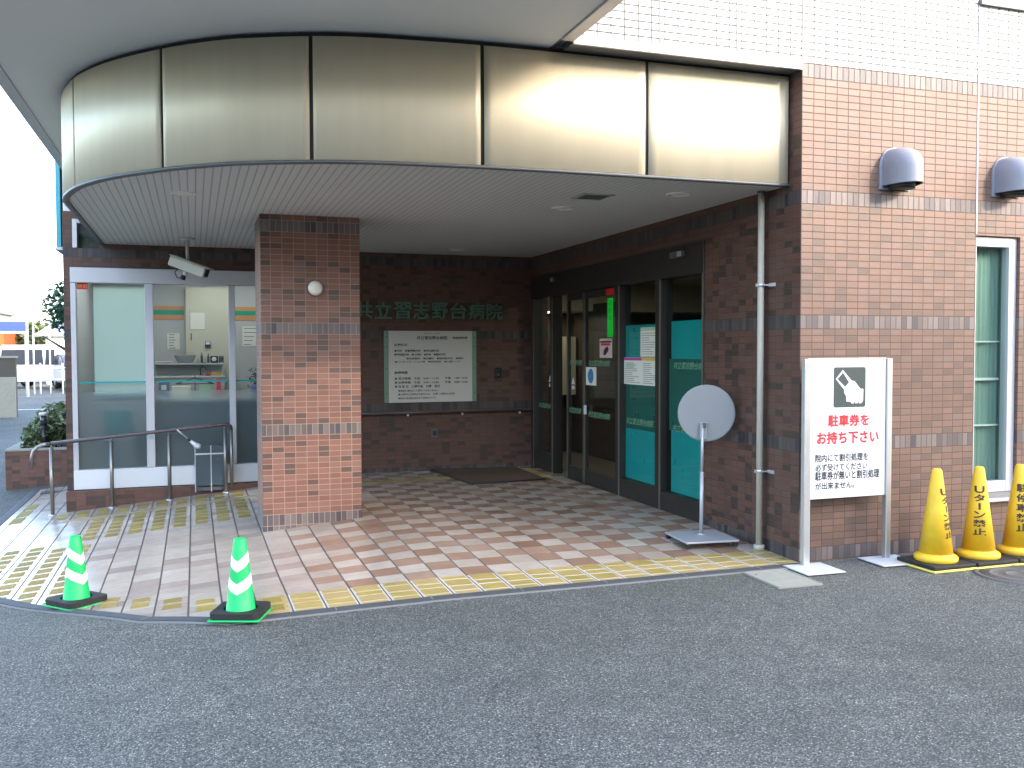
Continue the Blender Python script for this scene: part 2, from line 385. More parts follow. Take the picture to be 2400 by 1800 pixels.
# ------------------------------------------------------------------ mesh helpers
class MB:
    def __init__(s): s.v = []; s.f = []; s.mi = []; s.mats = []; s.sm = []
    def m(s, mt):
        if mt not in s.mats: s.mats.append(mt)
        return s.mats.index(mt)
    def add(s, vs, fs, mt, smooth=False):
        o = len(s.v); k = s.m(mt)
        s.v += [tuple(v) for v in vs]
        for f in fs: s.f.append([i + o for i in f]); s.mi.append(k); s.sm.append(smooth)
        return s
    def bm(s, b, mt, smooth=False, mtx=None):
        b.verts.ensure_lookup_table(); b.verts.index_update()
        vs = [(mtx @ v.co) if mtx else v.co.copy() for v in b.verts]
        s.add(vs, [[v.index for v in f.verts] for f in b.faces], mt, smooth); b.free(); return s
    def box(s, x0, x1, y0, y1, z0, z1, mt, bev=0.0, mtx=None, seg=2):
        b = bmesh.new(); bmesh.ops.create_cube(b, size=1.0)
        for v in b.verts:
            v.co = Vector((x0 + (v.co.x + .5) * (x1 - x0), y0 + (v.co.y + .5) * (y1 - y0), z0 + (v.co.z + .5) * (z1 - z0)))
        if bev: bmesh.ops.bevel(b, geom=b.edges[:], offset=bev, segments=seg, affect='EDGES', profile=.5)
        return s.bm(b, mt, False, mtx)
    def lathe(s, prof, mt, n=40, mtx=None, smooth=True, cap=True):
        vs = []; fs = []
        for r, z in prof:
            for i in range(n):
                a = 2 * math.pi * i / n; vs.append(Vector((r * math.cos(a), r * math.sin(a), z)))
        for j in range(len(prof) - 1):
            for i in range(n):
                i2 = (i + 1) % n; fs.append([j * n + i, j * n + i2, (j + 1) * n + i2, (j + 1) * n + i])
        if cap:
            fs.append(list(range(n))[::-1]); fs.append([(len(prof) - 1) * n + i for i in range(n)])
        if mtx: vs = [mtx @ v for v in vs]
        return s.add(vs, fs, mt, smooth)
    def tube(s, pts, r, mt, n=14, smooth=True, cap=True):
        pts = [Vector(p) for p in pts]; vs = []; fs = []
        t0 = (pts[1] - pts[0]).normalized(); up = Vector((0, 0, 1)) if abs(t0.z) < .9 else Vector((1, 0, 0))
        nn = (up - t0 * up.dot(t0)).normalized()
        for i, p in enumerate(pts):
            t = (pts[min(i + 1, len(pts) - 1)] - pts[max(i - 1, 0)]).normalized()
            nn = (nn - t * nn.dot(t)).normalized(); b = t.cross(nn)
            rr = r[i] if isinstance(r, (list, tuple)) else r
            for k in range(n):
                a = 2 * math.pi * k / n; vs.append(p + (nn * math.cos(a) + b * math.sin(a)) * rr)
        for j in range(len(pts) - 1):
            for k in range(n):
                k2 = (k + 1) % n; fs.append([j * n + k, j * n + k2, (j + 1) * n + k2, (j + 1) * n + k])
        if cap:
            fs.append(list(range(n))[::-1]); fs.append([(len(pts) - 1) * n + k for k in range(n)])
        return s.add(vs, fs, mt, smooth)
    def prism(s, poly, d0, d1, mt, plane='xy'):
        """closed polygon extruded between d0 and d1 along the plane's normal axis"""
        def P(a, b, d): return {'xy': (a, b, d), 'xz': (a, d, b), 'yz': (d, a, b)}[plane]
        n = len(poly)
        vs = [P(a, b, d0) for a, b in poly] + [P(a, b, d1) for a, b in poly]
        fs = [list(range(n))[::-1], list(range(n, 2 * n))] + [[i, (i + 1) % n, n + (i + 1) % n, n + i] for i in range(n)]
        return s.add(vs, fs, mt)
    def wall(s, axis, at, back, u0, u1, z0, z1, mt, holes=()):
        """wall with rectangular openings: front face at 'at', rear face at 'back' on the given axis"""
        us = sorted({u0, u1} | {h[0] for h in holes} | {h[1] for h in holes}); zs = sorted({z0, z1} | {h[2] for h in holes} | {h[3] for h in holes})
        def P(u, d, z): return (u, d, z) if axis == 'y' else (d, u, z)
        def solid(i, j):
            if i < 0 or j < 0 or i >= len(us) - 1 or j >= len(zs) - 1: return False
            cu = (us[i] + us[i + 1]) / 2; cz = (zs[j] + zs[j + 1]) / 2
            return not any(h[0] < cu < h[1] and h[2] < cz < h[3] for h in holes)
        for i in range(len(us) - 1):
            for j in range(len(zs) - 1):
                if not solid(i, j): continue
                a, b, c, d = us[i], us[i + 1], zs[j], zs[j + 1]
                q = [[P(a, at, c), P(b, at, c), P(b, at, d), P(a, at, d)], [P(a, back, c), P(a, back, d), P(b, back, d), P(b, back, c)]]
                if not solid(i - 1, j): q.append([P(a, at, c), P(a, at, d), P(a, back, d), P(a, back, c)])
                if not solid(i + 1, j): q.append([P(b, at, c), P(b, back, c), P(b, back, d), P(b, at, d)])
                if not solid(i, j - 1): q.append([P(a, at, c), P(a, back, c), P(b, back, c), P(b, at, c)])
                if not solid(i, j + 1): q.append([P(a, at, d), P(b, at, d), P(b, back, d), P(a, back, d)])
                for f in q: s.add(f, [[0, 1, 2, 3]], mt)
        return s
    def build(s, name, parent=None, fix=True):
        """one mesh object; vertices are given in world space unless the root is rotated"""
        off = Vector((0, 0, 0)); r = parent
        while r is not None:
            off = off + r.location; r = r.parent
        me = bpy.data.meshes.new(name)
        me.from_pydata([tuple(Vector(v) - off) for v in s.v], [], s.f)
        for mt in s.mats: me.materials.append(mt)
        me.polygons.foreach_set('material_index', s.mi); me.polygons.foreach_set('use_smooth', s.sm)
        me.update()
        if fix:
            b = bmesh.new(); b.from_mesh(me); bmesh.ops.recalc_face_normals(b, faces=b.faces[:]); b.to_mesh(me); b.free()
        o = bpy.data.objects.new(name, me); COL.objects.link(o)
        if parent: o.parent = parent
        return o
def tag(o, label=None, cat=None, group=None, kind=None):
    if label: o['label'] = label
    if cat: o['category'] = cat
    if group: o['group'] = group
    if kind: o['kind'] = kind
    return o
def thing(name, label, cat, loc=(0, 0, 0), rz=0.0, group=None):
    o = bpy.data.objects.new(name, None); COL.objects.link(o); o.location = loc; o.rotation_euler = (0, 0, rz); o.empty_display_size = .1
    return tag(o, label, cat, group)
def dup_tree(root, loc, rz, label):
    r = root.copy(); COL.objects.link(r); r.location = loc; r.rotation_euler = (0, 0, rz); r['label'] = label
    for ch in list(root.children):
        c = ch.copy(); COL.objects.link(c); c.parent = r
        for g in list(ch.children):
            d = g.copy(); COL.objects.link(d); d.parent = c
    return r

_tmp = []
def text_verts(body, size, bold=0.0, shear=0.0, align='LEFT', space=1.0, line=1.0, extrude=0.0):
    cu = bpy.data.curves.new('txt', 'FONT'); cu.body = body; cu.size = size; cu.offset = bold; cu.shear = shear; cu.align_x = align
    cu.space_character = space; cu.space_line = line; cu.extrude = extrude; cu.resolution_u = 3
    o = bpy.data.objects.new('txt', cu); COL.objects.link(o)
    dg = bpy.context.evaluated_depsgraph_get()
    me = bpy.data.meshes.new_from_object(o.evaluated_get(dg))
    vs = [v.co.copy() for v in me.vertices]; fs = [list(p.vertices) for p in me.polygons]
    bpy.data.objects.remove(o); bpy.data.curves.remove(cu); bpy.data.meshes.remove(me)
    return vs, fs
def fit(vs, w=None, h=None):
    xs = [v.x for v in vs]; ys = [v.y for v in vs]
    x0, x1, y0, y1 = min(xs), max(xs), min(ys), max(ys)
    sx = w / (x1 - x0) if w else None; sy = h / (y1 - y0) if h else None
    sx = sx or sy; sy = sy or sx
    return [Vector(((v.x - x0) * sx, (v.y - y0) * sy, v.z)) for v in vs]
FRONT = Matrix.Rotation(R(90), 4, 'X')                      # faces -Y
SIDE = Matrix.Rotation(R(-90), 4, 'Z') @ Matrix.Rotation(R(90), 4, 'X')   # faces -X
def put_text(mb, body, org, mt, rot, w=None, h=None, bold=0.0, shear=0.0, extrude=0.0, size=.1, space=1.0):
    vs, fs = text_verts(body, size, min(bold, .008) * size, shear, 'LEFT', space, 1.0, extrude)
    if w or h: vs = fit(vs, w, h)
    mt4 = Matrix.Translation(Vector(org)) @ rot
    k = max(0.0, bold - .008) * (h if h else (max(v.y for v in vs) - min(v.y for v in vs)))
    for n_, (dx, dy) in enumerate(((0, 0), (k, 0), (-k, 0), (0, k), (0, -k)) if k > 0 else ((0, 0),)):
        mb.add([mt4 @ (v + Vector((dx, dy, .0002 * n_))) for v in vs], fs, mt)

# ------------------------------------------------------------------ ground
def sm(t): t = min(1, max(0, t)); return t * t * (3 - 2 * t)
def kz(x):
    if x > -2.7: return 0.0
    if x > -4.1: return -.02 * (-2.7 - x)
    return max(-.3, -.028 - .07 * (-4.1 - x))
def zf(x): return .042 if x > -2.5 else max(-.31, .042 - .088 * (-2.5 - x))
def H(x, y):
    a = sm(y / 1.5); return kz(x) * (1 - a) + zf(x) * a
def HG(x, y):
    z = H(x, y)
    if y > 9: z = z + (0.0 - z) * sm((y - 9) / 30.0)
    return z
BEND = [(0.05, -.05), (-3.95, -.05), (-4.42, .27), (-5.23, 1.40), (-5.62, 1.95), (-5.95, 2.7), (-6.09, 3.7), (-6.10, 7.9)]
PAVE = BEND + [(-5.5, 7.9), (-5.5, 5.66), (0.05, 5.66)]
def inside(x, y, poly):
    c = False; n = len(poly)
    for i in range(n):
        (x0, y0), (x1, y1) = poly[i], poly[(i + 1) % n]
        if (y0 > y) != (y1 > y) and x < (x1 - x0) * (y - y0) / (y1 - y0) + x0: c = not c
    return c
def axis_vals(lo, hi, flo, fhi, step):
    v = [flo + i * step for i in range(int(round((fhi - flo) / step)) + 1)]
    d = step; x = flo
    while x > lo: d *= 1.45; x -= d; v.insert(0, max(x, lo))
    d = step; x = fhi
    while x < hi: d *= 1.45; x += d; v.append(min(x, hi))
    return v
xs_ = axis_vals(-260, 260, -8, 3, .25); ys_ = axis_vals(-120, 420, -6, 10, .25)
g = MB(); gv = []; 
for y in ys_:
    for x in xs_:
        z = HG(x, y) - .004
        near = any(inside(x + dx, y + dy, PAVE) for dx in (-.26, 0, .26) for dy in (-.26, 0, .26))
        if inside(x, y, PAVE) and near and all(inside(x + dx, y + dy, PAVE) for dx in (-.2, .2) for dy in (-.2, .2)): z -= .05
        if x > -5.45 and y > 5.9 or (x > .3 and y > .3): z -= .12
        gv.append((x, y, z))
nx = len(xs_)
g.add(gv, [[j * nx + i, j * nx + i + 1, (j + 1) * nx + i + 1, (j + 1) * nx + i] for j in range(len(ys_) - 1) for i in range(nx - 1)], M['asphalt'], True)
tag(g.build('road_surface', fix=False), 'dark grey speckled asphalt in front of the tiled forecourt', kind='structure')

# kerb strip along the forecourt edge
def offset_line(pts, d):
    out = []
    for i, p in enumerate(pts):
        a = Vector(pts[max(i - 1, 0)]); b = Vector(pts[min(i + 1, len(pts) - 1)]); t = (b - a).normalized(); out.append(Vector(p) + Vector((t.y, -t.x)) * d)
    return out
def resample(pts, step):
    out = [Vector(pts[0])]
    for a, b in zip(pts[:-1], pts[1:]):
        a, b = Vector(a), Vector(b); n = max(1, int(round((b - a).length / step)))
        out += [a + (b - a) * (i / n) for i in range(1, n + 1)]
    return out
kl = resample(BEND, .15)
def ribbon(mb, pts, d0, d1, zlo, zhi, mt, skip=0):
    A = offset_line(pts, d0); B = offset_line(pts, d1)
    for i in range(len(pts) - 1):
        q = []
        for P in (A[i], A[i + 1], B[i + 1], B[i]):
            q.append((P.x, P.y, H(P.x, P.y) + zlo)); 
        t = [(p_[0], p_[1], p_[2] - zlo + zhi) for p_ in q]
        mb.add(q + t, [[4, 5, 6, 7], [0, 4, 7, 3], [1, 2, 6, 5], [0, 1, 5, 4], [3, 7, 6, 2]], mt)
kb = MB(); ribbon(kb, kl, .004, -.075, -.1, .010, M['kerb'])
for i in range(3, len(kl) - 1, 4):
    t = (kl[i + 1] - kl[i - 1]).normalized(); nn = Vector((t.y, -t.x)); w_ = t * .004
    q = [kl[i] - w_ + nn * -.078, kl[i] + w_ + nn * -.078, kl[i] + w_ + nn * .004, kl[i] - w_ + nn * .004]
    kb.add([(p_.x, p_.y, H(p_.x, p_.y) + .0125) for p_ in q], [[0, 1, 2, 3]], M['kerb_joint'])
ribbon(kb, kl, -.076, -.088, -.1, .004, M['kerb_joint'])
tag(kb.build('kerb', fix=False), 'low dark kerb strip between asphalt and tiles', kind='structure')

# tiled forecourt
def clip(poly, a, b):
    out = []; n = len(poly); a, b = Vector(a), Vector(b); e = b - a
    def side(p): return e.x * (p[1] - a.y) - e.y * (p[0] - a.x)
    for i in range(n):
        p, q = poly[i], poly[(i + 1) % n]; s0, s1 = side(p), side(q)
        if s0 <= 1e-9: out.append(p)
        if (s0 < 0) != (s1 < 0) and abs(s0 - s1) > 1e-12:
            t = s0 / (s0 - s1); out.append((p[0] + (q[0] - p[0]) * t, p[1] + (q[1] - p[1]) * t))
    return out
kerb_in = [tuple(p_) for p_ in offset_line(BEND, .006)]
def clip_kerb(poly):
    # the forecourt lies on the inner side of the kerb polyline (a convex outline)
    for a, b in zip(kerb_in[:-1], kerb_in[1:]):
        poly = clip(poly, b, a) if False else clip(poly, a, b)
        if len(poly) < 3: return []
    return poly
rnd = random.Random(5)
pv = MB()
def slab(poly, z0, z1, mt, sub=None):
    if len(poly) < 3: return
    n = len(poly)
    top = [(x, y, H(x, y) + z1) for x, y in poly]; bot = [(x, y, H(x, y) + z0) for x, y in poly]
    pv.add(top + bot, [list(range(n))] + [[i, n + i, n + (i + 1) % n, (i + 1) % n] for i in range(n)], mt)
def rect(x0, x1, y0, y1): return [(x0, y0), (x1, y0), (x1, y1), (x0, y1)]
TP = .2
def pillar_hit(x0, x1, y0, y1): return False
for i in range(-31, 0):
    x0 = i * TP
    ymax = 7.9 if x0 < -5.5 else 5.66
    for j in range(-1, int(ymax / TP) + 1):
        y0 = j * TP; y1 = min(y0 + TP, ymax)
        if y1 - y0 < .02: continue
        # grout bed
        pg = clip_kerb(rect(x0, x0 + TP, y0, y1))
        if len(pg) < 3: continue
        slab(pg, -.03, 0.0, M['pav_grout'])
        front = y0 < .39 and x0 > -3.7
        if front: continue
        pt = clip_kerb(rect(x0 + .006, x0 + TP - .006, y0 + .0015, y1 - .0015))
        tan = (i + j) % 2 == 0
        if x0 < -3.3 and rnd.random() < .45: tan = False
        if rnd.random() < .02: tan = not tan
        mt = (M['pav_rose'] if x0 < -3.5 else M['pav_tan']) if tan else M['pav_white']
        if 4.6 <= y0 < 4.99 and -2.75 < x0 < -1.25 and abs(y0 - 4.8) < .05: mt = M['pav_yellow']
        slab(pt, -.02, .004, mt)
# yellow rows along the front edge: three bars per strip, neighbouring strips staggered
for i in range(-19, 0):
    x0 = i * TP
    st = 0.0 if i % 2 else -.045
    pt = clip_kerb(rect(x0 + .006, x0 + TP - .006, -.1, .405)); slab(pt, -.02, .002, M['pav_edge'])
    k = 0; y = .402
    lens = [.092, .155, .118, .2] if i % 2 else [.15, .098, .15, .2]
    for L in lens:
        y0 = y - L
        q = clip_kerb(rect(x0 + .017, x0 + TP - .017, max(y0, -.1) + .020, y))
        slab(q, -.01, .005, M['pav_yellow'])
        y = y0
# tactile bars on the left part and up the ramp
def bars(i, j0, j1, w=.108, L=.128):
    """one raised yellow bar on each tile of strip i, rows j0..j1"""
    xc = i * TP + TP / 2
    for j in range(j0, j1 + 1):
        y = j * TP + .036 + rnd.uniform(-.004, .004)
        slab(clip_kerb(rect(xc - w / 2, xc + w / 2, y, y + L)), -.005, .0085, M['pav_olive'])
for i in range(-26, -18): bars(i, 18, 23)
for i in range(-28, -18): bars(i, 25, 26)
for i in range(-24, -18):
    j = int(math.ceil(max(-.04, (-3.95 - (i + .5) * TP) * .75 + .04) / TP)); bars(i, j, j + 1)
for i in range(-31, -25): bars(i, 5, 18 - (i + 31) // 2)
slab(rect(-5.45, -3.5, 4.83, 4.915), -.005, .008, M['pav_strip'])
for i in range(3): slab(rect(-6.02, -5.9, 5.2 + i * .45, 5.55 + i * .45), -.005, .0085, M['pav_olive'])
# studded yellow block at the door end of the mat
slab(rect(-.62, -.12, 4.62, 5.45), -.005, .007, M['pav_yellow'])
tag(pv.build('paved_forecourt', fix=False), 'pale and tan tiled forecourt with yellow tactile rows', kind='structure')

# ------------------------------------------------------------------ the hospital building
HB = thing('hospital_building', 'brown tiled hospital building with curved gold entrance canopy', 'building')
def part(mb, name, parent=HB, label=None, fix=True):
    o = mb.build(name, parent, fix)
    if label: o['label'] = label
    return o
D = 5.653
part(MB().wall('y', 0.0, .28, 0.003, 7.5, -.12, 3.6, M['brick'], [(1.607, 2.052, .37, 2.432)]), 'wall', label='sunlit brick tiled wall facing the road')
part(MB().wall('y', 0.002, .26, -5.42, 7.5, 3.605, 11.0, M['white_tile'], [(1.60, 3.4, 4.23, 5.6)]), 'wall', label='white tiled upper wall')
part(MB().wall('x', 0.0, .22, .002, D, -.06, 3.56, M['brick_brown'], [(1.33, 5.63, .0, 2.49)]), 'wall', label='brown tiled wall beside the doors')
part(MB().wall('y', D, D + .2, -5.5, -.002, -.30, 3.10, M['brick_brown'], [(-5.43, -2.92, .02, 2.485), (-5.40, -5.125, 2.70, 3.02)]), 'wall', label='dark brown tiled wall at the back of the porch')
part(MB().box(-5.49, -.01, D + .003, D + .2, 3.103, 3.55, M['white_paint']), 'wall_band', label='white band above the back wall')
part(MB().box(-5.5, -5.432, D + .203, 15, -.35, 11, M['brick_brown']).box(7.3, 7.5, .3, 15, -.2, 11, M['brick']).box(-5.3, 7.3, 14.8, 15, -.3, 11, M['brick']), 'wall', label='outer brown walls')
part(MB().box(-5.5, 7.5, .27, 15, 11.0, 11.2, M['roof_grey']), 'roof')
part(MB().box(1.62, 3.38, .02, .06, 4.25, 5.58, M['car_glass']).box(1.6, 3.4, -.03, .0, 4.19, 4.228, M['dark_trim']), 'window', label='dark window in the white wall')
# flush sealant joints and the flashing over the canopy
part(MB().box(1.600, 1.612, -.004, .0, 2.44, 4.19, M['seal_blue']).box(-.006, .006, -.004, .0015, 3.62, 11, M['seal_grey'])
     .box(-.546, -.536, -.003, .0015, 3.62, 9, M['seal_grey']).box(-1.146, -1.136, -.003, .0015, 3.62, 9, M['seal_grey']), 'sealant_joint')
part(MB().box(-1.775, -.008, -.018, .003, 3.545, 3.603, M['alu_white'], .004).box(-1.775, -.008, .004, .16, 3.553, 3.598, M['dark_trim']), 'flashing', label='white metal flashing strip over the canopy')
# pillar
part(MB().box(-3.588, -2.712, 2.75, 3.43, -.16, 2.752, M['brick_pale_joint'], .008), 'pillar', label='square brick pillar carrying the canopy')
# plinth under the glazed screen
part(MB().box(-5.5, -3.2, 5.53, D - .002, -.32, .005, M['brick_plain'], .006), 'plinth')
# overhang above the canopy
ov = part(MB().box(-5.405, -1.865, -1.55, D + .05, 3.572, 3.62, M['soffit_paint']).box(-5.40, -1.87, -1.5, -.02, 3.622, 3.85, M['soffit_paint']), 'overhang', label='grey painted underside of the storey above')
part(MB().box(-5.50, -5.408, -1.62, D + .05, 3.556, 3.88, M['alu_white'], .004).box(-1.862, -1.775, -1.62, -.02, 3.556, 3.88, M['alu_white'], .004).box(-5.406, -1.864, -1.62, -1.553, 3.556, 3.88, M['alu_white'], .004), 'edge_trim', ov)

# canopy: curved champagne fascia round a slatted soffit
ZS, ZT = 2.752, 3.553
raw = [(-5.118, 5.64), (-5.118, 4.2), (-5.117, 3.2), (-5.115, 2.63), (-5.108, 2.45), (-5.053, 2.165), (-4.925, 1.76), (-4.68, 1.325), (-4.323, .912), (-4.06, .682), (-3.85, .54),
       (-3.42, .348), (-3.108, .265), (-2.76, .217), (-2.34, .178), (-1.775, .156), (-1.155, .150), (-.54, .145), (-.002, .140)]
def catmull(P, n=6):
    P = [Vector(p) for p in P]; out = []
    for i in range(len(P) - 1):
        a, b, c, d = P[max(i - 1, 0)], P[i], P[i + 1], P[min(i + 2, len(P) - 1)]
        t1 = (c - a).length; 
        for k in range(n):
            t = k / n
            m0 = (c - a) * .5; m1 = (d - b) * .5
            L = (c - b).length
            if m0.length > L: m0 = m0.normalized() * L
            if m1.length > L: m1 = m1.normalized() * L
            h00 = 2 * t**3 - 3 * t**2 + 1; h10 = t**3 - 2 * t**2 + t; h01 = -2 * t**3 + 3 * t**2; h11 = t**3 - t**2
            out.append(b * h00 + m0 * h10 + c * h01 + m1 * h11)
    out.append(P[-1]); return out
curve = catmull(raw, 8)
for _ in range(3):
    curve = [curve[0]] + [curve[i - 1] * .25 + curve[i] * .5 + curve[i + 1] * .25 for i in range(1, len(curve) - 1)] + [curve[-1]]
cum = [0.0]
for a, b in zip(curve[:-1], curve[1:]): cum.append(cum[-1] + (b - a).length)
def cut(s0, s1):
    pts = []
    def at(s):
        for i in range(len(cum) - 1):
            if cum[i] <= s <= cum[i + 1]: return curve[i].lerp(curve[i + 1], (s - cum[i]) / max(1e-9, cum[i + 1] - cum[i]))
        return curve[-1]
    pts.append(at(s0)); pts += [curve[i] for i in range(len(cum)) if s0 + 1e-4 < cum[i] < s1 - 1e-4]; pts.append(at(s1)); return pts
def s_at_x(x):
    for i in range(len(curve) - 1):
        if curve[i].x <= x <= curve[i + 1].x and curve[i].y < 3: return cum[i] + (cum[i + 1] - cum[i]) * (x - curve[i].x) / (curve[i + 1].x - curve[i].x)
def nrm(pts):
    out = []
    for i in range(len(pts)):
        t = (pts[min(i + 1, len(pts) - 1)] - pts[max(i - 1, 0)]).normalized(); out.append(Vector((t.y, -t.x)))
    return out
def strip(mb, pts, o0, o1, z0, z1, mt):
    N = nrm(pts); n = len(pts)
    A = [p_ + q_ * o0 for p_, q_ in zip(pts, N)]; B = [p_ + q_ * o1 for p_, q_ in zip(pts, N)]
    vs = [(p_.x, p_.y, z0) for p_ in A] + [(p_.x, p_.y, z1) for p_ in A] + [(p_.x, p_.y, z0) for p_ in B] + [(p_.x, p_.y, z1) for p_ in B]
    fs = []
    for i in range(n - 1):
        fs += [[i, i + 1, n + i + 1, n + i], [2 * n + i, 3 * n + i, 3 * n + i + 1, 2 * n + i + 1], [n + i, n + i + 1, 3 * n + i + 1, 3 * n + i], [i, 2 * n + i, 2 * n + i + 1, i + 1]]
    fs += [[0, n, 3 * n, 2 * n], [n - 1, 3 * n - 1, 4 * n - 1, 2 * n - 1]]
    mb.add(vs, fs, mt, True)
core = MB(); strip(core, curve, -.012, -.05, ZS + .012, ZT + .01, M['dark_gap'])
strip(core, curve, .004, -.045, ZS - .008, ZS + .010, M['dark_trim'])
canopy = part(core, 'canopy', label='curved gold metal entrance canopy')
cuts = [0.0, s_at_x(-4.95), s_at_x(-4.323), s_at_x(-3.42), s_at_x(-2.338), s_at_x(-1.157), cum[-1]]
for a, b in zip(cuts[:-1], cuts[1:]):
    p_ = MB(); strip(p_, cut(a + .013, b - .013), 0.0, -.011, ZS + .012, ZT - .016, M['fascia'])
    o = part(p_, 'fascia_panel', canopy)
    for poly in o.data.polygons: poly.use_smooth = abs(poly.normal.z) < .5 
inner = [c_ + n_ * -.048 for c_, n_ in zip(curve, nrm(curve))]
poly = [(p_.x, p_.y) for p_ in inner if p_.y < 5.6] + [(-.003, .16), (-.003, D - .002), (-5.07, D - .002)]
sf = MB(); bmx = bmesh.new(); vv = [bmx.verts.new((x, y, ZS)) for x, y in poly]; bmx.faces.new(vv); bmesh.ops.triangulate(bmx, faces=bmx.faces[:]); sf.bm(bmx, M['slat'])
bmx = bmesh.new(); vv = [bmx.verts.new((x, y, ZS + .1)) for x, y in poly]; bmx.faces.new(vv); bmesh.ops.triangulate(bmx, faces=bmx.faces[:]); sf.bm(bmx, M['soffit_paint'])
part(sf, 'soffit', canopy, 'grey slatted porch ceiling', fix=False)

# narrow window in the front wall
wf = MB()
x0, x1, z0, z1 = 1.610, 2.050, .415, 2.428
wf.box(x0, x0 + .035, .03, .10, z0, z1, M['alu_white'], .003).box(x1 - .075, x1, .03, .104, z0, z1, M['alu_white'], .003)
wf.box(x0 + .035, x1 - .075, .032, .10, z1 - .075, z1, M['alu_white'], .003).box(x0 + .035, x1 - .075, .032, .10, z0, z0 + .085, M['alu_white'], .003)
win = part(wf, 'window', label='narrow white framed window')
part(MB().box(x0 + .035, x1 - .075, .06, .066, z0 + .085, z1 - .075, M['glass_dark']), 'pane', win)
part(MB().box(1.600, 2.06, -.045, .10, .348, .372, M['alu_white'], .004).box(1.612, 2.048, .0, .10, .374, .412, M['seal_grey']), 'sill', win)
# dim store room behind the narrow window
M['store_wall'] = mat('store_room_wall', (.72, .80, .75), .8)
M['curtain'] = mat('grey_green_curtain', (.20, .27, .235), .8, var=.15, vscale=3)
cv = MB(); n_ = 60; vs_ = []
for k in range(n_ + 1):
    xx = 1.645 + .40 * k / n_; yy = .150 + .004 * math.sin(k * .95) + .002 * math.sin(k * 2.3)
    vs_ += [(xx, yy, .44), (xx, yy, 2.40)]
cv.add(vs_, [[2 * k, 2 * k + 2, 2 * k + 3, 2 * k + 1] for k in range(n_)], M['curtain'], True)
part(cv, 'curtain', win, 'grey green curtain behind the narrow window', fix=False)
for z_, h_ in ((1.604, .010), (1.30, .020), (.935, .012)): part(MB().box(1.645, 1.97, .108, .128, z_, z_ + h_, M['alu_white']), 'shelf', win)
sv = MB()
for z in (1.62, 1.16, .78): sv.box(1.32, 4.38, 1.05, 1.35, z, z + .03, M['alu_white'])
sv.box(2.62, 2.80, 1.08, 1.3, 1.191, 1.42, M['pale_green']).box(3.0, 3.3, 1.08, 1.3, .811, 1.05, M['plastic_teal']).box(2.5, 2.54, 1.04, 1.08, .11, 2.4, M['galv']).box(2.9, 2.94, 1.04, 1.08, .11, 2.4, M['galv'])
part(sv, 'store_shelf')
part(MB().box(1.3, 4.5, 1.7, 1.75, .1, 2.7, M['store_wall']).box(1.25, 1.30, .3, 1.7, .1, 2.7, M['store_wall']).box(4.5, 4.55, .3, 1.7, .1, 2.7, M['store_wall']).box(1.3, 4.5, .3, 1.7, 2.7, 2.75, M['store_wall']).box(1.3, 4.5, .3, 1.7, .05, .1, M['store_wall']), 'inner_wall')
# small upper window left of the canopy
uw = part(MB().box(-5.40, -5.352, D - .012, D + .1, 2.702, 3.018, M['alu_white'], .003).box(-5.352, -5.126, D - .012, D + .1, 2.975, 3.018, M['alu_white'], .003), 'window', label='small white framed window under the overhang')
part(MB().box(-5.352, -5.126, D + .05, D + .056, 2.702, 2.975, M['glass_dark']).box(-5.39, -4.8, D + .205, D + .22, 2.65, 3.09, M['black']), 'pane', uw)  # black sheet behind the glass paints the unlit inside

# glazed reception screen: header, mullions, panes, white base panel
gs = MB()
gs.box(-5.43, -2.93, D - .03, D + .12, 2.318, 2.484, M['alu_white'], .004)
gs.box(-5.43, -5.375, D - .02, D + .1, .19, 2.316, M['alu_white'], .004)
gs.box(-4.668, -4.578, D - .02, D + .1, .232, 2.316, M['alu_white'], .004)
gs.box(-3.757, -3.686, D - .02, D + .1, .232, 2.316, M['alu_white'], .004)
gs.box(-5.43, -3.762, D - .028, D + .1, .012, .228, M['white_paint'], .004).box(-3.754, -2.93, D - .014, D + .1, .012, .228, M['white_paint'], .004)
screen = part(gs, 'glazed_screen', label='white framed reception window screen')
for a, b in ((-5.373, -4.670), (-4.576, -3.759), (-3.684, -2.94)):
    pm = MB().box(a, b, D + .030, D + .036, 1.10, 2.316, M['glass_green'] if a < -5 else M['glass'])
    pm.add([(a, D + .033, .23), (b, D + .033, .23), (b, D + .033, 1.098), (a, D + .033, 1.098)], [[0, 1, 2, 3]], M['frost'])
    pm.box(a, b, D + .022, D + .028, 1.196, 1.214, M['teal'])
    part(pm, 'pane', screen, fix=False)

# entrance screen and sliding doors along the side wall
E0, E1, ZB, ZH = 1.332, 5.628, .045, 2.488
ef = MB()
ef.box(-.012, .14, E0, E1, 2.215, ZH, M['bronze'], .003)
for a, b in ((5.531, E1), (4.871, 4.957), (2.991, 3.093), (2.103, 2.218), (E0, E0 + .03)):
    ef.box(-.008, .12, a, b, ZB - .04, 2.213, M['bronze'], .003)
    ef.box(-.012, -.0085, a + .008, a + .03 if b - a > .05 else b - .004, ZB, 2.21, M['bronze_edge'])
ef.box(-.006, .11, 4.959, 5.529, ZB - .03, .26, M['bronze'], .003)
ef.box(-.006, .11, 2.220, 2.989, ZB - .03, .235, M['bronze'], .003).box(-.006, .11, E0 + .032, 2.101, ZB - .03, .225, M['bronze'], .003)
ent = part(ef, 'entrance_frame', label='dark bronze entrance frame')
def pane_x(a, b, z0, z1, parent, x=.05): return part(MB().box(x, x + .008, a, b, z0, z1, M['glass']), 'pane', parent)
pane_x(4.959, 5.529, .26, 2.213, ent); pane_x(2.220, 2.989, .235, 2.213, ent); pane_x(E0 + .032, 2.101, .225, 2.213, ent)
film = MB()
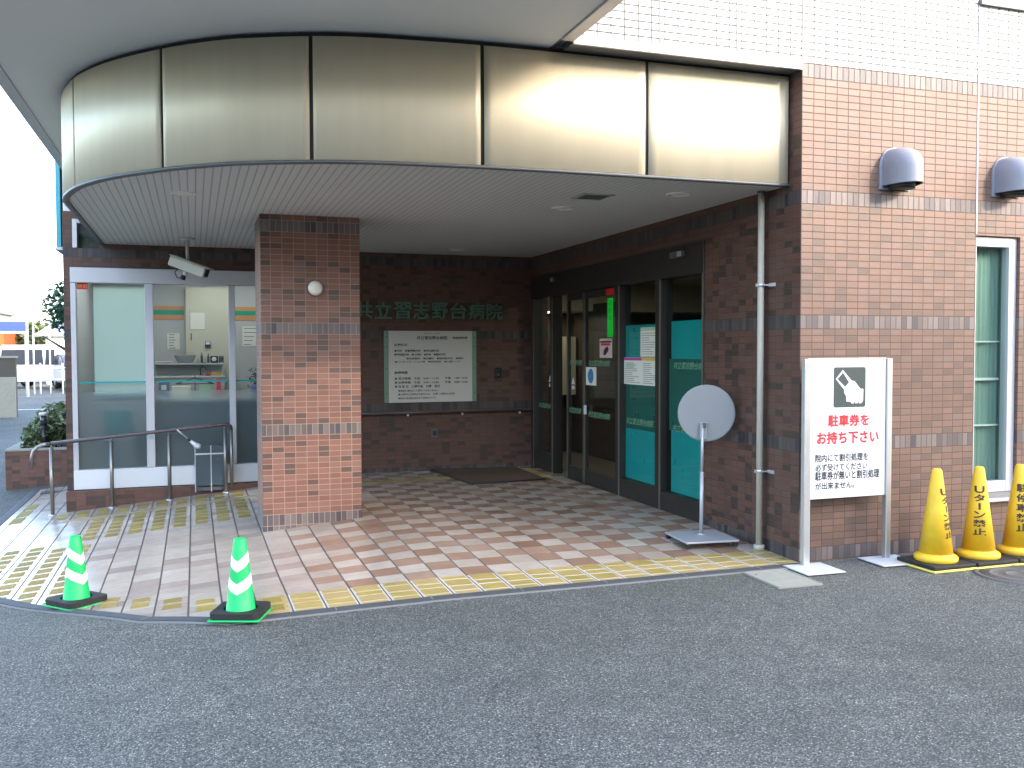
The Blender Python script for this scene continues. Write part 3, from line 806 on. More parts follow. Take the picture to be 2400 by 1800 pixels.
film.box(.060, .064, 2.222, 2.987, 1.40, 1.80, M['teal']).box(.060, .064, 2.222, 2.987, .752, 1.398, M['teal_dark']).box(.060, .064, 2.222, 2.987, .24, .75, M['teal'])
film.box(.060, .064, E0 + .034, 2.02, 1.468, 1.815, M['teal']).box(.060, .064, E0 + .034, 2.06, .802, 1.466, M['teal_dark']).box(.060, .064, E0 + .034, 2.02, .23, .80, M['teal'])
part(film, 'privacy_film', ent, 'teal privacy film on the fixed panes')
def door(a, b, gap=.045):
    m_ = MB().box(.022, .062, a, a + gap, ZB - .02, 2.205, M['bronze'], .003).box(.022, .062, b - gap, b, ZB - .02, 2.205, M['bronze'], .003)
    m_.box(.022, .062, a + gap, b - gap, 2.13, 2.205, M['bronze'], .003).box(.022, .062, a + gap, b - gap, ZB - .02, .20, M['bronze'], .003)
    m_.box(.018, .0215, a + .010, a + .03, ZB, 2.2, M['bronze_edge']).box(.018, .0215, b - .03, b - .01, ZB, 2.2, M['bronze_edge'])
    o = part(m_, 'sliding_door')
    part(MB().box(.038, .045, a + gap, b - gap, .20, 2.13, M['glass']), 'pane', o)
    return o
d1 = door(3.945, 4.50); d2 = door(3.095, 4.022)
d2['label'] = 'sliding glass door with posters and a white pull'
part(MB().box(-.012, .018, 3.892, 3.918, .830, .932, M['plastic_white'], .006), 'handle', d2)
NAME = '共立習志野台病院'
def band_text(parent, y0, z, w, h=.066, x=.030):
    t = MB(); put_text(t, NAME, (x, y0, z), M['film_letter'], SIDE, w=w, h=h, bold=.012, shear=.35)
    return part(t, 'lettering', parent)
band_text(d2, 3.87, 1.375, .57); band_text(d2, 3.88, .805, .58); band_text(d1, 4.42, 1.375, .36); band_text(d1, 4.44, .82, .36)
band_text(ent, 2.94, .80, .60, x=.044); band_text(ent, 1.955, 1.375, .60, x=.044); band_text(ent, 1.965, .80, .60, x=.044); band_text(ent, 5.50, .82, .46, x=.044)
def sticker(parent, y, x=.034):
    t = MB(); t.prism([(y + .045, 1.155), (y - .045, 1.155), (y, 1.24)], x, x + .002, M['band_white'], 'yz'); t.box(x, x + .002, y - .035, y + .035, 1.095, 1.135, M['band_white'])
    return part(t, 'sticker', parent)
sticker(ent, 5.10, .044); sticker(d1, 4.33)

# porch interior and lobby
lb = MB()
lb.box(.28, 4.6, .30, 7.2, ZB - .09, ZB - .01, M['lobby_floor'])
lb.box(.23, 4.6, .30, 7.2, 2.50, 2.55, M['lobby_ceiling'])
lb.box(4.6, 4.65, .30, 7.2, ZB, 2.5, M['lobby_dark']).box(.23, 4.6, 7.2, 7.25, ZB, 2.5, M['wood']).box(.23, 4.6, .25, .30, ZB, 2.5, M['lobby_dark'])
lb.box(.23, 4.6, 6.4, 7.195, 2.1, 2.495, M['lobby_cream']).box(1.9, 2.0, 2.0, 4.4, ZB, 2.5, M['lobby_dark']).box(1.2, 1.28, 5.4, 7.1, ZB, 2.2, M['wood'])
lb.box(.85, 1.15, 6.9, 7.09, .9, 1.75, M['lobby_cream'])
part(lb, 'lobby_interior', label='dim lobby seen through the doors')
# reception room behind the white screen
RY = 7.9
rm = MB()
rm.box(-5.431, -2.6, RY, RY + .05, 0, 2.62, M['room_wall']).box(-2.6, -2.55, D + .21, RY, 0, 2.62, M['room_wall'])
rm.box(-5.431, -2.6, D + .203, RY, 2.62, 2.66, M['white_paint']).box(-5.431, -2.6, D + .21, RY, -.05, .01, M['lobby_floor'])
rm.box(-5.431, -5.40, D + .203, RY - .01, .01, 2.61, M['room_wall'])
for z0, z1, k in ((2.118, 2.172, 'orange_stripe'), (2.052, 2.117, 'green_stripe'), (1.985, 2.051, 'orange_stripe')):
    rm.box(-4.9, -4.27, RY - .008, RY - .001, z0, z1, M[k]).box(-3.66, -2.62, RY - .008, RY - .001, z0, z1, M[k])
part(rm, 'reception_room', label='bright reception room with orange and green wall stripes')

# ------------------------------------------------------------------ things on and in the building
def ceiling_light(x, y, label, z=ZS, r=.095, lit='lamp_glass'):
    t = thing('downlight', label, 'ceiling light', (x, y, z), 0, 'downlights in the porch ceiling' if lit == 'lamp_glass' else 'lit lamps in the lobby ceiling')
    tr = Matrix.Translation((x, y, z))
    MB().lathe([(r, 0.0), (r, -.008), (r * .82, -.012), (r * .80, -.004)], M['white_paint'], 36, tr, cap=False).build('trim_ring', t)
    MB().lathe([(r * .80, -.003), (r * .79, -.0045)], M[lit], 36, tr).build('lens', t)
    return t
ceiling_light(-4.203, 1.843, 'round downlight in the slatted porch ceiling near the curved edge, left of the pillar')
ceiling_light(-1.182, 1.651, 'round downlight in the porch ceiling just behind the square grille')
ceiling_light(-1.176, 5.019, 'round downlight deep in the porch ceiling close to the back wall')
ceiling_light(-.595, .72, 'round downlight in the porch ceiling near the downpipe')
ceiling_light(.62, 6.8, 'lit lobby lamp seen through the far left door pane', 2.098, .12, 'light')
ceiling_light(1.10, 4.70, 'lit lobby lamp seen through the pane above the paper notices', 2.498, .17, 'light')
t = thing('ceiling_grille', 'square dark air grille in the porch ceiling', 'air grille', (-1.174, 1.031, ZS))
fr = MB()
for a in (0, 1, 2, 3):
    mt_ = Matrix.Translation((-1.174, 1.031, ZS)) @ Matrix.Rotation(a * math.pi / 2, 4, 'Z')
    fr.box(-.13, .13, .105, .13, -.008, 0, M['galv'], .002, mt_)
fr.build('frame', t)
sl = MB()
for k in range(9): sl.box(-.104, .104, -.10 + k * .024, -.088 + k * .024, -.006, -.001, M['dark_trim'], 0, Matrix.Translation((-1.174, 1.031, ZS)))
sl.build('louvre', t)

# wall vents
def vent(x, label):
    z = 2.885
    t = thing('wall_vent', label, 'vent', (x, 0, z), 0, 'vent hoods on the front wall')
    # hood: rounded cap, half-round in plan, domed at the top, open below
    b = MB(); n = 18; prof = []
    w, d, zt, zb = .118, .25, .15, -.125
    rows = 12; grid = []
    for j in range(rows + 1):
        v = j / rows
        if v < .5: zz = zb + (zt - .14 - zb) * (v / .5); k = 1.0
        else:
            a = (v - .5) / .5 * math.pi / 2; zz = zt - .14 + .14 * math.sin(a); k = math.cos(a)
        row = []
        for i in range(n + 1):
            a = math.pi * i / n
            px = -math.cos(a); py = -math.sin(a) ** .8
            kx = 1.0 if v < .5 else max(.02, k) ** .55
            row.append((x + px * w * kx, -.012 + py * d * (max(.02, k) ** .75 if v >= .5 else 1.0), z + zz))
        grid.append(row)
    vs = [p_ for r_ in grid for p_ in r_]
    fs = [[j * (n + 1) + i, j * (n + 1) + i + 1, (j + 1) * (n + 1) + i + 1, (j + 1) * (n + 1) + i] for j in range(rows) for i in range(n)]
    b.add(vs, fs, M['vent'], True)
    vs2 = [(p_[0] * .97 + x * .03, p_[1] * .97, p_[2] - .004) for p_ in vs]
    b.add(vs2, [f[::-1] for f in fs], M['vent_in'], True)
    b.build('hood', t, fix=False)
    # back plate: arched
    arch = [(x - .140, z - .150), (x + .140, z - .150), (x + .140, z + .02)] + [(x + .140 * math.cos(a), z + .02 + .145 * math.sin(a)) for a in [math.pi * i / 14 for i in range(1, 14)]] + [(x - .140, z + .02)]
    MB().prism(arch, -.013, -.001, M['vent'], 'xz').build('back_plate', t)
    MB().lathe([(.088, 0), (.088, .10)], M['black'], 24, Matrix.Translation((x, -.092, z - .155)), cap=True).lathe([(.062, 0), (.09, .02)], M['concrete_rim'], 24, Matrix.Translation((x, -.092, z - .158)), cap=False).build('duct_mouth', t)
    return t
M['vent'] = mat('vent_steel', (.25, .25, .285), .5, .15, var=.05)
M['vent_in'] = mat('vent_inside', (.03, .03, .035), .7)
vent(.815, 'grey steel vent hood on the front wall nearer the canopy')
vent(1.885, 'grey steel vent hood above the narrow white framed window')

# downpipe
t = thing('downpipe', 'grey beige rain pipe running up the wall corner', 'pipe', (-.115, .30, H(-.115, .30)))
zb_ = H(-.115, .42); PX = -.052
MB().tube([(PX, .42, zb_ + .0), (PX, .42, 2.758)], .0245, M['pipe'], 20).build('pipe', t)
MB().lathe([(.044, .004), (.044, .032), (.038, .044), (.028, .046)], M['pipe'], 24, Matrix.Translation((PX, .42, zb_))).build('collar', t)
MB().lathe([(.030, 0), (.030, .014)], M['dark_trim'], 20, Matrix.Translation((PX, .42, 2.737))).build('top_ring', t)
for z in (.62, 2.04):
    b = MB(); b.lathe([(.027, -.012), (.030, -.010), (.030, .010), (.027, .012)], M['alu'], 24, Matrix.Translation((PX, .42, z)), cap=False)
    b.box(-.055, -.004, .372, .384, z - .006, z + .006, M['alu'], .002).box(-.008, -.001, .300, .385, z - .014, z + .014, M['alu'], .002).box(-.096, -.081, .412, .428, z - .012, z + .012, M['alu'], .002)
    b.build('bracket', t)

# wall lamp on the pillar
t = thing('wall_lamp', 'round white lamp on the brick pillar', 'lamp', (-3.115, 2.75, 2.108))
tr = Matrix.Translation((-3.115, 2.75, 2.108)) @ Matrix.Rotation(R(90), 4, 'X')
MB().lathe([(.070, .0), (.070, .022), (.064, .026)], M['dark_trim'], 36, tr).build('mount', t)
MB().lathe([(.066, .026), (.064, .045), (.052, .062), (.03, .072), (.004, .076)], M['lamp_glass'], 36, tr).build('diffuser', t)

# raised name letters on the back wall
t = thing('name_sign', 'raised green lettering naming the hospital on the dark back wall', 'sign', (-1.33, D, 2.03))
for i, ch in enumerate(NAME):
    b = MB(); put_text(b, ch, (-.612 - (7 - i) * .238, D - .024, 1.945), M['letter_green'], FRONT, w=.205, h=.205, bold=.012, extrude=.012)
    b.build('letter', t)

# information board
t = thing('information_board', 'pale hospital information board with green side strips', 'sign', (-1.345, D, 1.35))
bx0, bx1, bz0, bz1 = -1.933, -.752, .907, 1.797
MB().box(bx0 + .055, bx1 - .055, D - .024, D - .002, bz0, bz1, M['board'], .003).build('panel', t)
for a, b_ in ((bx0, bx0 + .053), (bx1 - .053, bx1)):
    sb = MB().box(a, b_, D - .024, D - .002, bz0, bz1, M['board_green'], .003)
    for zz in (1.72, 1.60, 1.33, 1.02): sb.lathe([(.008, 0), (.006, .006)], M['ink_green'], 10, Matrix.Translation(((a + b_) / 2, D - .024, zz)) @ Matrix.Rotation(R(90), 4, 'X'))
    sb.build('side_strip', t)
tx = MB(); yb = D - .0255
def ln(s, x, z, h, col='ink_black', w=None, bold=.0): put_text(tx, s, (x, yb, z), M[col], FRONT, h=None if w else h, w=w, bold=bold + .022)
def bl_(txt, u0, u1, v0, v1, col='ink_black', bold=.022):
    x_ = bx0 + (u0 - 115) * .00093; w_ = (u1 - u0) * .00093; z_ = bz1 - (v1 - 570) * .000899; put_text(tx, txt, (x_, yb, z_), M[col], FRONT, w=w_, h=(v1 - v0) * .000899, bold=bold)
def rule(u0, u1, v): tx.box(bx0 + (u0 - 115) * .00093, bx0 + (u1 - 115) * .00093, yb - .001, yb, bz1 - (v - 570) * .000899 - .001, bz1 - (v - 570) * .000899 + .001, M['grey_ink'])
bl_('医療法人社団', 660, 870, 594, 614, 'grey_ink'); bl_('共立習志野台病院', 555, 975, 642, 690); bl_('救急医療機関', 1050, 1255, 650, 680, bold=.04); rule(600, 930, 713)
bl_('診療科目', 250, 420, 745, 782); rule(250, 345, 800)
bl_('●内科　●循環器内科　●消化器内科', 250, 860, 830, 860, bold=.035); bl_('●呼吸器内科　●小児科　●外科　●整形外科', 250, 950, 882, 913, bold=.035)
bl_('●泌尿器科　●皮膚科　●脳神経外科　●眼科', 415, 1200, 938, 966, bold=.03); bl_('●リハビリテーション科　●放射線科　●人間ドック', 255, 1150, 985, 1010, bold=.03)
bl_('診療時間', 250, 425, 1128, 1165); rule(250, 345, 1190)
for v in (1214, 1268, 1322): bl_('●', 252, 284, v, v + 30, 'ink_green')
bl_('受付時間　午前　8:30～11:30　　午後　1:00～4:30', 300, 1255, 1210, 1244); bl_('診療時間　午前　9:00～12:00　　午後　2:00～5:00', 300, 1255, 1266, 1300); bl_('休 診 日　土曜午後　日曜　祝日', 300, 865, 1320, 1355, bold=.03)
bl_('●救急の場合はこの限りではありません', 300, 845, 1382, 1410); bl_('●土曜日の診療は午前中のみ　日曜・祝祭日は休診', 300, 1080, 1432, 1460); bl_('●各科の担当医は受付までお問合せ下さい', 300, 820, 1486, 1514)
tx.build('lettering', t)

# wall handrail in the porch
t = thing('wall_handrail', 'dark handrail fixed low along the back wall', 'handrail', (-1.4, D, .78))
MB().tube([(-2.9, D - .075, .785), (-.03, D - .075, .785)], .019, M['rail_brown'], 14).build('rail', t)
for x in (-2.35, -1.653, -.953, -.19):
    MB().tube([(x, D - .003, .755), (x, D - .05, .755), (x, D - .075, .772)], .009, M['steel'], 10).lathe([(.016, 0), (.014, .010)], M['alu_white'], 16, Matrix.Translation((x, D - .078, .752)) @ Matrix.Rotation(R(90), 4, 'X')).build('bracket', t)
t = thing('intercom', 'small black intercom box on the back wall right of the board', 'intercom', (-.465, D, 1.268))
MB().box(-.505, -.425, D - .05, D - .002, 1.205, 1.33, M['black'], .008).build('housing', t)
MB().box(-.488, -.442, D - .056, D - .051, 1.275, 1.315, M['car_glass'], .002).build('screen', t)
MB().lathe([(.010, 0), (.008, .005)], M['grey_ink'], 14, Matrix.Translation((-.465, D - .051, 1.24)) @ Matrix.Rotation(R(90), 4, 'X')).build('button', t)
t = thing('wall_outlet', 'small dark outlet cover low on the back wall', 'outlet', (-1.302, D, .515))
MB().box(-1.345, -1.262, D - .022, D - .002, .462, .572, M['dark_trim'], .006).build('cover', t)
MB().box(-1.33, -1.277, D - .035, D - .0225, .485, .545, M['black'], .004).build('flap', t)
# door sensors
def sensor(y, w, label):
    t = thing('door_sensor', label, 'sensor', (-.012, y, 2.40), 0, 'sensors above the doors')
    MB().box(-.055, -.0125, y - w / 2, y + w / 2, 2.375, 2.43, M['dark_trim'], .008).build('housing', t)
    MB().box(-.060, -.0555, y - w / 2 - .002, y - w / 2 + .07, 2.38, 2.425, M['alu'], .003).build('lens', t)
sensor(1.75, .22, 'silver tipped door sensor on the dark frame header near the right edge'); sensor(4.80, .10, 'small grey door sensor on the dark frame header deep in the porch')

# papers and notices on the doors
def notice(name, label, y0, y1, z0, z1, face='paper', group=None, x=.028):
    """y0 > y1: the left edge in the view is the larger y"""
    t = thing(name, label, 'notice', (x, (y0 + y1) / 2, z0), 0, group)
    MB().box(x, x + .0025, y1, y0, z0, z1, M[face]).build('sheet', t)
    return t
def lines(t, y0, y1, z0, z1, n, mt='grey_ink', x=.0268, seed=1, h=.006):
    rr = random.Random(seed); b = MB()
    for k in range(n):
        z = z1 - (k + .5) * (z1 - z0) / n
        w = (y0 - y1) * rr.uniform(.45, .98); b.box(x, x + .001, y0 - w, y0, z - h / 2, z + h / 2, M[mt])
    b.build('printed_lines', t)
X2 = .040
n1 = notice('paper_notice', 'paper notice with pale green heading, topmost on the teal pane', 2.615, 2.243, 1.486, 1.772, x=X2)
MB().box(X2 - .0015, X2 - .0005, 2.245, 2.613, 1.738, 1.770, M['pale_green']).build('heading', n1); lines(n1, 2.59, 2.27, 1.50, 1.725, 10, x=X2 - .0012, seed=2)
n2 = notice('paper_notice', 'paper notice with purple heading on the teal pane', 2.985, 2.586, 1.203, 1.476, x=X2)
MB().box(X2 - .0015, X2 - .0005, 2.588, 2.983, 1.446, 1.474, M['purple']).build('heading', n2); lines(n2, 2.96, 2.61, 1.215, 1.43, 11, x=X2 - .0012, seed=3)
MB().box(X2 - .0016, X2 - .0006, 2.76, 2.92, 1.37, 1.42, M['pale_green']).build('table_box', n2)
n3 = notice('paper_notice', 'paper notice with amber heading on the teal pane', 2.584, 2.241, 1.202, 1.478, x=X2)
MB().box(X2 - .0015, X2 - .0005, 2.243, 2.582, 1.446, 1.476, M['amber']).build('heading', n3); lines(n3, 2.56, 2.265, 1.215, 1.43, 11, x=X2 - .0012, seed=4)
p1 = notice('poster', 'white poster with a blue face shape on the sliding door', 3.955, 3.66, 1.16, 1.362)
MB().prism([(3.80 + .085 * math.cos(a) * (1.0 if math.cos(a) > 0 else .8), 1.262 + .082 * math.sin(a)) for a in [2 * math.pi * i / 22 for i in range(22)]], .0262, .0272, M['blue_ink'], 'yz').build('picture', p1)
p2 = notice('poster', 'pinkish poster with a dark figure drawing under the green strip', 3.567, 3.25, 1.468, 1.674, 'paper_pink')
pk = MB().box(.0262, .0272, 3.27, 3.55, 1.63, 1.648, M['ink_black']); pk.box(.0262, .0272, 3.30, 3.53, 1.60, 1.624, M['red_sticker'])
pk.prism([(3.47, 1.50), (3.42, 1.495), (3.36, 1.53), (3.33, 1.56), (3.36, 1.59), (3.42, 1.575), (3.46, 1.545)], .0262, .0272, M['ink_black'], 'yz').build('picture', p2)
p3 = notice('sign_strip', 'lit green vertical strip sign on the sliding door', 3.366, 3.235, 1.69, 2.10, 'green_led')
sx = MB()
for k, ch in enumerate('自動扉入口'): put_text(sx, ch, (.0265, 3.335, 2.025 - k * .08), M['ink_green'], SIDE, w=.07, h=.058)
sx.build('lettering', p3)
p4 = notice('sticker', 'red sticker at the top of the sliding door', 3.391, 3.188, 2.13, 2.20, 'red_sticker', x=.0195)
MB().prism([(3.36, 2.135), (3.22, 2.135), (3.29, 2.19)], .0182, .0192, M['ink_red'], 'yz').build('triangle', p4)

# reception room furniture
def lamp_panel(x, y, label):
    t = thing('ceiling_lamp', label, 'ceiling light', (x, y, 2.62), 0, 'lamps in the reception room')
    MB().box(x - .65, x + .65, y - .12, y + .12, 2.585, 2.618, M['white_paint'], .004).build('body', t)
    MB().box(x - .62, x + .62, y - .10, y + .10, 2.575, 2.584, M['room_light']).build('tube', t)
lamp_panel(-4.75, 6.02, 'long lit ceiling lamp just behind the reception glass'); lamp_panel(-4.6, 6.75, 'lit ceiling lamp inside the reception room near the glass'); lamp_panel(-3.6, 7.3, 'lit ceiling lamp inside the reception room near the back wall')
t = thing('roller_blind', 'pale green blind hanging behind the left reception pane', 'blind', (-4.94, 5.8, 2.3))
MB().box(-5.212, -4.672, 5.775, 5.779, 1.02, 2.30, M['blind']).build('cloth', t)
MB().box(-5.212, -4.672, 5.768, 5.786, 1.0, 1.022, M['cream_paint'], .003).build('rail', t)
MB().tube([(-5.22, 5.79, 2.31), (-4.66, 5.79, 2.31)], .016, M['alu_white'], 12).build('roller', t)
t = thing('cabinet', 'tall cream cabinet door in the reception room', 'cabinet', (-3.965, RY - .12, 1.0))
MB().box(-4.248, -3.681, RY - .10, RY - .012, .02, 2.43, M['cream_paint'], .006).build('body', t)
MB().box(-4.185, -4.172, RY - .115, RY - .101, 1.70, 1.80, M['dark_trim'], .003).build('handle', t)
MB().box(-4.195, -4.19, RY - .1035, RY - .101, 1.85, 2.12, M['grey_ink']).box(-4.19, -4.0, RY - .1035, RY - .101, 1.845, 1.852, M['grey_ink']).box(-4.188, -4.0, RY - .1025, RY - .101, 1.853, 2.08, M['paper']).build('pinned_sheet', t)
MB().box(-4.0, -3.93, RY - .125, RY - .101, 1.60, 1.69, M['black'], .004).box(-3.992, -3.938, RY - .128, RY - .1255, 1.645, 1.685, M['plastic_white']).build('switch', t)
t = thing('shelf_unit', 'white shelf with cups and boxes in the reception room', 'shelf', (-4.3, 7.5, .0))
sh = MB()
sh.box(-4.72, -3.76, 7.32, 7.72, 1.372, 1.395, M['galv'], .003).box(-4.72, -3.76, 7.32, 7.72, 1.205, 1.225, M['plastic_white'], .003).box(-4.72, -3.76, 7.34, 7.72, .02, 1.204, M['room_wall']).box(-4.72, -3.76, 7.70, 7.72, 1.226, 1.371, M['plastic_white'])
sh.build('body', t)
for x in (-4.70, -3.79): MB().box(x, x + .02, 7.325, 7.345, 1.226, 1.371, M['galv']).build('upright', t)
rr = random.Random(8)
def small(name, label, cat, build, group=None):
    b = MB(); build(b); o = b.build(name); tag(o, label, cat, group); return o
small('tray', 'blue grey tray on the upper shelf of the reception room', 'tray', lambda b: b.box(-4.68, -4.42, 7.36, 7.6, 1.397, 1.42, M['galv'], .006))
small('basin', 'pale blue grey basin of wrapped goods on the upper shelf', 'basin', lambda b: b.lathe([(.09, 0), (.14, .10), (.145, .105), (.13, .10), (.085, .01)], M['plastic_white'], 28, Matrix.Translation((-4.26, 7.5, 1.397))))
for k in range(5):
    x = -4.09 + k * .042; hh = .09 + .05 * rr.random()
    small('bottle', 'small dark and clear bottles in a row on the upper shelf', 'bottle', lambda b: b.lathe([(.016, 0), (.017, hh * .6), (.007, hh * .78), (.007, hh)], M['skirt_dark' if k % 2 else 'galv'], 14, Matrix.Translation((x, 7.44 + .02 * (k % 3), 1.397))), 'bottles on the reception shelf')
small('kettle', 'black machine with a round dial on the upper shelf', 'appliance', lambda b: b.box(-3.94, -3.84, 7.4, 7.52, 1.397, 1.49, M['black'], .012).lathe([(.03, 0), (.028, .008)], M['plastic_white'], 20, Matrix.Translation((-3.892, 7.40, 1.445)) @ Matrix.Rotation(R(90), 4, 'X')))
small('canister', 'dark striped canister at the right end of the upper shelf', 'canister', lambda b: b.lathe([(.034, 0), (.034, .085), (.03, .09)], M['car_dark'], 20, Matrix.Translation((-3.80, 7.44, 1.397))))
small('faucet', 'curved tap above the sink in the reception room', 'tap', lambda b: b.tube([(-4.07, 7.5, 1.226), (-4.07, 7.5, 1.31), (-4.06, 7.49, 1.335), (-4.035, 7.48, 1.345), (-4.01, 7.47, 1.335), (-4.0, 7.465, 1.305)], .009, M['dark_trim'], 10))
small('sponge_box', 'yellow box on the lower shelf by the sink', 'box', lambda b: b.box(-3.93, -3.80, 7.4, 7.48, 1.2265, 1.275, M['amber'], .006))
small('red_box', 'dull red box on the lower shelf by the tap', 'box', lambda b: b.box(-4.0, -3.95, 7.40, 7.47, 1.2265, 1.27, M['ink_red'], .004))
DY = .35
t = thing('storage_tub', 'teal tub blurred behind the lower frosted pane', 'tub', (-5.0, 6.15, .01))
MB().box(-5.15, -4.86, 6.30, 6.6, .60, .86, M['plastic_teal'], .02).build('tub', t); MB().box(-5.19, -4.80, 6.28, 6.7, .01, .595, M['skirt_dark'], .01).build('stand', t)
t = thing('drawer_box', 'stacked white drawer box blurred behind the lower frosted pane', 'drawers', (-4.95, 6.1, .01))
db = MB().box(-5.18, -4.82, 6.215, 6.275, .012, .54, M['plastic_white'], .01); db.build('body', t)
for k in range(3): MB().box(-5.16, -4.84, 6.20, 6.214, .04 + k * .17, .19 + k * .17, M['plastic_white'], .006).build('drawer', t)
t = thing('waste_bin', 'dark green bin beside the drawer box behind frosted glass', 'bin', (-4.73, 6.1, .01))
MB().lathe([(.085, .012), (.095, .55), (.10, .56), (.10, .58)], M['teal_dark'], 26, Matrix.Translation((-4.69, 6.36, 0))).build('drum', t); MB().lathe([(.10, .581), (.09, .60), (.02, .615)], M['teal_dark'], 26, Matrix.Translation((-4.69, 6.36, 0))).build('lid', t)
t = thing('desk', 'dark desk front behind the right frosted pane', 'desk', (-4.1, 6.3, .01))
MB().box(-4.58, -3.3, 6.2, 6.24, .012, .95, M['skirt_dark']).build('front', t); MB().box(-4.6, -3.2, 6.18, 6.75, .955, .99, M['cream_paint'], .006).build('desk_top', t)
for k_, (nm, lb_, ct, x_, w_, h_, m_) in enumerate((('file_box', 'blue grey file box on the desk behind the middle pane', 'box', -4.50, .12, .19, 'plastic_blue'), ('paper_stack', 'stack of white papers on the reception desk', 'papers', -4.30, .22, .13, 'paper'),
        ('tissue_box', 'small pale green box on the reception desk', 'box', -4.02, .14, .16, 'pale_green'), ('red_folder', 'dull red folder standing on the reception desk', 'folder', -3.86, .05, .21, 'ink_red'))):
    b_ = MB(); b_.box(x_ - w_ / 2, x_ + w_ / 2, 6.42, 6.60, .9915, .9915 + h_, M[m_], .006)
    if nm == 'file_box': b_.box(x_ - .03, x_ + .03, 6.416, 6.4195, 1.08, 1.14, M['paper'])
    tag(b_.build(nm), lb_, ct)
t = thing('coat_hanger', 'dark coat hanger propped on the desk behind the middle pane', 'hanger', (-4.15, 6.38, 1.12))
MB().tube([(-4.36, 6.30, 1.155), (-4.14, 6.30, 1.225), (-3.92, 6.30, 1.155)], .008, M['dark_trim'], 8).build('shoulder_bar', t); MB().tube([(-4.36, 6.30, 1.155), (-3.92, 6.30, 1.155)], .006, M['dark_trim'], 8).build('cross_bar', t); MB().tube([(-4.14, 6.30, 1.225), (-4.14, 6.30, 1.27), (-4.12, 6.30, 1.285), (-4.10, 6.30, 1.27)], .005, M['steel'], 8).build('hook', t)
MB().tube([(-4.14, 6.30, .992), (-4.14, 6.30, 1.225)], .006, M['steel'], 8).build('prop', t)
t = thing('potted_plant', 'small leafy plant in a blue pot behind the right pane', 'plant', (-3.40, 6.45, .99))
MB().lathe([(.06, 0), (.08, .12), (.082, .125)], M['plastic_blue'], 22, Matrix.Translation((-3.40, 6.42, .992))).build('pot', t)
def leaves(mb, pts, size, mt, rr, flat=.5):
    for p_ in pts:
        d = Vector((rr.gauss(0, 1), rr.gauss(0, 1), rr.gauss(0, flat))).normalized(); u_ = d.orthogonal().normalized(); a = rr.uniform(0, 6.28)
        w_ = (u_ * math.cos(a) + d.cross(u_) * math.sin(a)); s_ = size * rr.uniform(.6, 1.25); q = d.cross(w_)
        p_ = Vector(p_)
        mb.add([p_ - d * s_, p_ + w_ * s_ * .36 - q * s_ * .08, p_ + d * s_, p_ - w_ * s_ * .36 - q * s_ * .08], [[0, 1, 2, 3]], mt)
lv = MB(); leaves(lv, [(-3.40 + rr.gauss(0, .05), 6.42 + rr.gauss(0, .05), 1.22 + rr.gauss(0, .06)) for _ in range(130)], .03, M['leaf_tree'], rr); lv.build('foliage', t, fix=False)
MB().tube([(-3.40, 6.42, 1.1), (-3.395, 6.42, 1.24)], .008, M['bark'], 8).build('stem', t)
def sheet_front(name, label, x0, x1, y, z0, z1, n, seed):
    t = thing(name, label, 'notice', ((x0 + x1) / 2, y, z0), 0, 'sheets on the reception wall'); MB().box(x0, x1, y, y + .003, z0, z1, M['paper']).build('sheet', t)
    rr_ = random.Random(seed); b = MB()
    for k in range(n):
        z = z1 - (k + .5) * (z1 - z0) / n; b.box(x0 + .02, x0 + .02 + (x1 - x0 - .04) * rr_.uniform(.5, 1), y - .0015, y - .0005, z - .008, z + .004, M['grey_ink'])
    b.build('printed_lines', t)
sheet_front('wall_sheet', 'faint printed sheet on the wall left of the cream cabinet', -4.49, -4.33, RY - .01, 1.58, 1.80, 6, 4); sheet_front('wall_sheet', 'printed sheet on the wall right of the cream cabinet', -3.50, -3.27, RY - .01, 1.62, 1.90, 5, 6)
t = thing('red_sticker', 'red sticker in the top corner of the left reception pane', 'sticker', (-5.31, D + .04, 2.27))
MB().box(-5.365, -5.255, D + .0265, D + .0295, 2.245, 2.315, M['red_sticker']).build('sheet', t)
put = MB()
for k, ch in enumerate('防犯'): put_text(put, ch, (-5.355 + k * .05, D + .0255, 2.262), M['amber'], FRONT, w=.042, h=.04)
put.build('lettering', t)

# security camera hanging from the soffit
cx, cy, cz = -4.20, 4.79, 2.44
t = thing('security_camera', 'beige security camera hanging below the porch ceiling', 'camera', (cx, cy, ZS))
MB().lathe([(.082, 0), (.082, -.012), (.03, -.02), (.016, -.024)], M['cctv'], 30, Matrix.Translation((cx, cy, ZS))).build('ceiling_plate', t)
MB().tube([(cx, cy, ZS - .02), (cx + .004, cy, ZS - .2), (cx + .006, cy, cz - .03)], .016, M['cctv'], 14).build('drop_rod', t)
cm = Matrix.Translation((cx + .02, cy - .06, cz)) @ Matrix.Rotation(R(-28), 4, 'Z') @ Matrix.Rotation(R(20), 4, 'Y')
MB().box(-.215, .205, -.055, .055, -.052, .050, M['cctv'], .012, cm).build('housing', t)
MB().box(-.225, .240, -.065, .065, .052, .062, M['cctv'], .004, cm).build('sun_shield', t)
MB().box(.206, .212, -.042, .042, -.040, .038, M['car_glass'], .002, cm).build('lens_window', t)
MB().tube([cm @ Vector((-.02, 0, -.10)), cm @ Vector((-.02, 0, -.052))], .022, M['cctv'], 14).tube([cm @ Vector((-.10, -.01, -.055)), cm @ Vector((-.13, -.02, -.10)), cm @ Vector((-.08, -.02, -.15)), cm @ Vector((-.02, -.01, -.13))], .007, M['dark_trim'], 8).lathe([(.025, 0), (.03, .02), (.02, .05)], M['black'], 16, cm @ Matrix.Translation((-.03, 0, -.15))).build('swivel', t)

